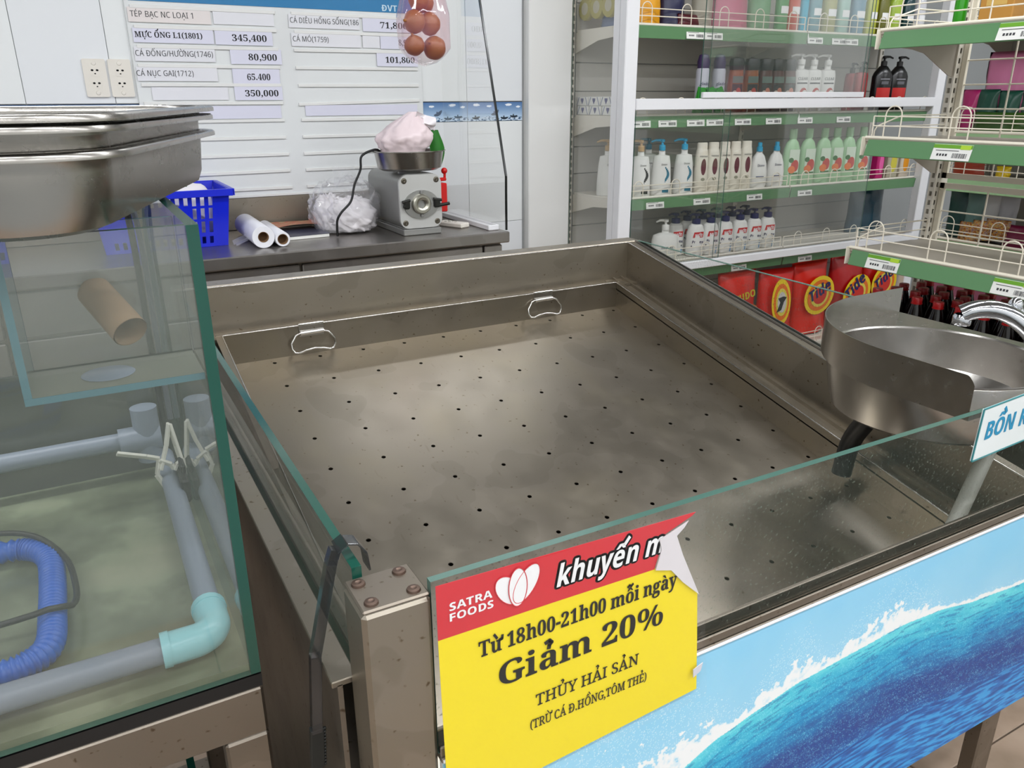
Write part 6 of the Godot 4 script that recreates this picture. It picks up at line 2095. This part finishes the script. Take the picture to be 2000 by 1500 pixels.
			for e in [[1.0, Color(0.90, 0.78, 0.06)], [0.80, Color(0.88, 0.42, 0.05)], [0.60, Color(0.85, 0.80, 0.30)], [0.45, Color(0.78, 0.14, 0.06) if not tall else Color(0.78, 0.76, 0.74)]]:
				var os := S()
				prism(os, oval(0, 0, w * (0.26 if tall else 0.42) * e[0], (0.12 if tall else 0.10) * e[0], 24), zf + 0.001 + (1.0 - e[0]) * 0.008, zf + 0.002 + (1.0 - e[0]) * 0.008, Transform3D(Basis(Vector3(0, 0, 1), spin), Vector3(oc.x, oc.y, 0)))
				obj("ring_print", os, mat(e[1], 0.35), t)
			if tall:
				var ds := S()
				prism(ds, PackedVector2Array([Vector2(-0.03, 0.15), Vector2(0.0, 0.16), Vector2(0.012, 0.20), Vector2(0.03, 0.225), Vector2(0.005, 0.23), Vector2(-0.03, 0.222), Vector2(-0.012, 0.20)]), zf + 0.006, zf + 0.007, Transform3D(Basis.IDENTITY, Vector3(-0.02, 0.0, 0)))
				obj("dark_print", ds, mat(Color(0.16, 0.15, 0.16), 0.4), t)
			else:
				text("Tide", sans_b, w * 0.6, Vector3(oc.x - w * 0.27, oc.y - 0.03, zf + 0.0068), Basis(Vector3(0, 0, 1), spin), mat(Color(0.04, 0.05, 0.35), 0.4), t, "lettering", 0.002, 0.1)
	pouch("teal_bag", "large dark teal softener pouch low on the right of cabinet", Vector3(3.825, 0.603, -2.90), 0.0, Vector3(0.29, 0.27, 0.10), mat(Color(0.02, 0.20, 0.26), 0.2), "", 81)

func gondola_products() -> void:
	# -- cola bottles on the gondola's low shelf
	var cola := mat(Color(0.035, 0.015, 0.012), 0.08)
	var cap := mat(Color(0.62, 0.03, 0.05), 0.35)
	var proto: Node3D
	var n := 0
	for i in 5:
		for j in 8:
			var at := Vector3(2.254 + i * 0.0665, 0.471, -1.615 + j * 0.071 + (i % 2) * 0.018)
			var lab: String = ["dark cola bottle with red cap in the row nearest the sink", "dark cola bottle with red cap in the second row from sink", "dark cola bottle with red cap in the middle row on the gondola", "dark cola bottle with red cap in the fourth row from sink", "dark cola bottle with red cap in the back row by wire panel"][i]
			var grp := "cola bottles, row %s" % ["one", "two", "three", "four", "five"][i]
			if n == 0:
				proto = bottle("cola_bottle", lab, at, 0, grp, [[0, 0], [0.026, 0], [0.031, 0.006], [0.032, 0.05], [0.029, 0.085], [0.032, 0.12], [0.031, 0.150], [0.024, 0.185], [0.016, 0.215], [0.0135, 0.226], [0, 0.226]], Vector2.ONE, cola)
				turned(proto, "cap", [[0.0155, 0.224], [0.0158, 0.240], [0.0145, 0.2425], [0, 0.243]], cap)
				turned(proto, "neck_ring", [[0.0135, 0.221], [0.0168, 0.222], [0.0168, 0.224], [0.0135, 0.2245]], cap)
				turned(proto, "label_band", [[0.0322, 0.09], [0.0300, 0.088], [0.0326, 0.121], [0.0322, 0.124]], cap)
			else:
				copy(proto, at, 0.3 * n, lab, grp)
			n += 1
	# -- goods on the shelving across the aisle
	var G := "goods across the aisle"
	var list := [
		["white_pink_pouch", "white and pink softener pouch seen through the wire panel", Vector3(3.33, 1.166, -1.965), Vector3(0.17, 0.30, 0.06), Color(0.78, 0.45, 0.60), 91], ["dark_pouch", "black pouch left of the white and pink pouch", Vector3(3.40, 1.166, -2.03), Vector3(0.13, 0.27, 0.06), Color(0.03, 0.03, 0.05), 92],
		["magenta_pouch", "magenta pouch low behind the wire panel", Vector3(3.27, 1.166, -2.055), Vector3(0.08, 0.16, 0.05), Color(0.60, 0.10, 0.35), 93], ["teal_green_pouch", "dark green pouch in the row behind wire panel", Vector3(3.27, 1.166, -1.99), Vector3(0.09, 0.16, 0.05), Color(0.03, 0.24, 0.18), 94], ["teal_green_pouch", "dark green pouch next to the first green one", Vector3(3.27, 1.166, -1.90), Vector3(0.09, 0.155, 0.05), Color(0.04, 0.26, 0.20), 95], ["grey_green_pouch", "grey green pouch right of the dark green pouches", Vector3(3.27, 1.166, -1.81), Vector3(0.09, 0.15, 0.05), Color(0.20, 0.30, 0.26), 96],
		["green_cloth_pack", "olive green soft pack lying in front of the pouches", Vector3(3.238, 1.166, -1.90), Vector3(0.24, 0.075, 0.06), Color(0.17, 0.30, 0.05), 97], ["orange_pack", "orange red pack on the shelf below the green pack", Vector3(3.28, 0.986, -2.02), Vector3(0.14, 0.09, 0.05), Color(0.62, 0.20, 0.07), 98],
		["teal_softener", "dark teal softener pouch at the left behind the lower wire panel", Vector3(3.31, 0.736, -2.035), Vector3(0.12, 0.21, 0.06), Color(0.02, 0.22, 0.20), 99], ["mint_softener", "grey mint pouch beside the dark teal pouch", Vector3(3.29, 0.736, -1.965), Vector3(0.08, 0.20, 0.05), Color(0.36, 0.48, 0.46), 100], ["white_softener", "white pouch with black print behind lower wires", Vector3(3.30, 0.736, -1.905), Vector3(0.075, 0.205, 0.04), Color(0.74, 0.74, 0.74), 101], ["white_softener", "white pouch leaning right behind lower wires", Vector3(3.30, 0.736, -1.835), Vector3(0.08, 0.20, 0.04), Color(0.68, 0.68, 0.70), 102],
		["magenta_packet", "magenta packet at the right edge behind lower wires", Vector3(3.25, 0.736, -1.755), Vector3(0.11, 0.085, 0.05), Color(0.42, 0.02, 0.20), 104], ["yellow_tub", "small yellow tub with red lid on the shelf edge", Vector3(3.235, 0.986, -1.85), Vector3(0.06, 0.055, 0.04), Color(0.85, 0.72, 0.05), 105]]
	for q in list:
		pouch(q[0], q[1], q[2], -PI / 2, q[3], mat(q[4], 0.3), G, q[5])
	var mm := mat(Color(1, 1, 1), 0.4)
	mm.albedo_texture = noise_tex(0.05, [[0.0, Color(0.05, 0.2, 0.1)], [0.35, Color(0.62, 0.25, 0.06)], [0.5, Color(0.8, 0.65, 0.2)], [0.65, Color(0.55, 0.5, 0.52)], [1.0, Color(0.35, 0.05, 0.12)]], 31, 256, 2)
	tri_map(mm, Vector3(5, 5, 5))
	for k in 3:
		pouch("spice_packet", "multicoloured packet in the heap behind lower wires, %s" % ["left", "middle", "right"][k], Vector3(3.24, 0.736 + 0.012 * k, -1.94 + 0.055 * k), -PI / 2, Vector3(0.10, 0.075, 0.05), mm, "multicoloured packets", 110 + k)
	# shelf between, carrying the orange pack
	# pink cartons behind the cola
	for k in 4:
		var t := thing("pink_carton", "pink carton behind the cola bottles, %s of four" % ["first", "second", "third", "fourth"][k], "carton", Vector3(3.28, 0.401, -2.05 + k * 0.095), -PI / 2, "pink cartons behind the cola")
		box_part("carton_body", Vector3(-0.045, 0.0, -0.03), Vector3(0.045, 0.14, 0.03), mat(Color(0.66, 0.38, 0.48), 0.4), t, 0.003)
		box_part("carton_print", Vector3(-0.03, 0.05, 0.0301), Vector3(0.03, 0.09, 0.0308), mat(Color(0.78, 0.60, 0.66), 0.4), t)
	# -- goods on the gondola's top shelf
	for k in 3:
		var t := thing("top_carton", ["mustard carton on the top gondola shelf", "white carton with orange print on the top gondola shelf", "beige rice sack end on the top gondola shelf"][k], "carton", Vector3(2.45, 1.486, [-1.50, -1.36, -1.18][k]), -PI / 2, "cartons on the top gondola shelf")
		box_part("carton_body", Vector3([-0.05, -0.04, -0.09][k], 0, -0.03), Vector3([0.05, 0.04, 0.09][k], 0.22, 0.03), mat([Color(0.72, 0.52, 0.22), Color(0.80, 0.78, 0.76), Color(0.55, 0.48, 0.40)][k], 0.5), t, 0.003)
		box_part("carton_print", Vector3(-0.03, 0.06, 0.0301), Vector3(0.03, 0.12, 0.0308), mat([Color(0.80, 0.66, 0.36), Color(0.86, 0.52, 0.15), Color(0.48, 0.40, 0.33)][k], 0.5), t)
	var gb := bottle("green_tube_bottle", "bright green slim bottle on the top gondola shelf", Vector3(2.44, 1.486, -1.62), 0, "", [[0, 0], [0.017, 0], [0.018, 0.004], [0.018, 0.13], [0.010, 0.15], [0.010, 0.17], [0, 0.17]], Vector2.ONE, mat(Color(0.15, 0.55, 0.05), 0.3))
	turned(gb, "cap", [[0.011, 0.168], [0.011, 0.19], [0, 0.192]], mat(Color(0.05, 0.35, 0.08), 0.3))
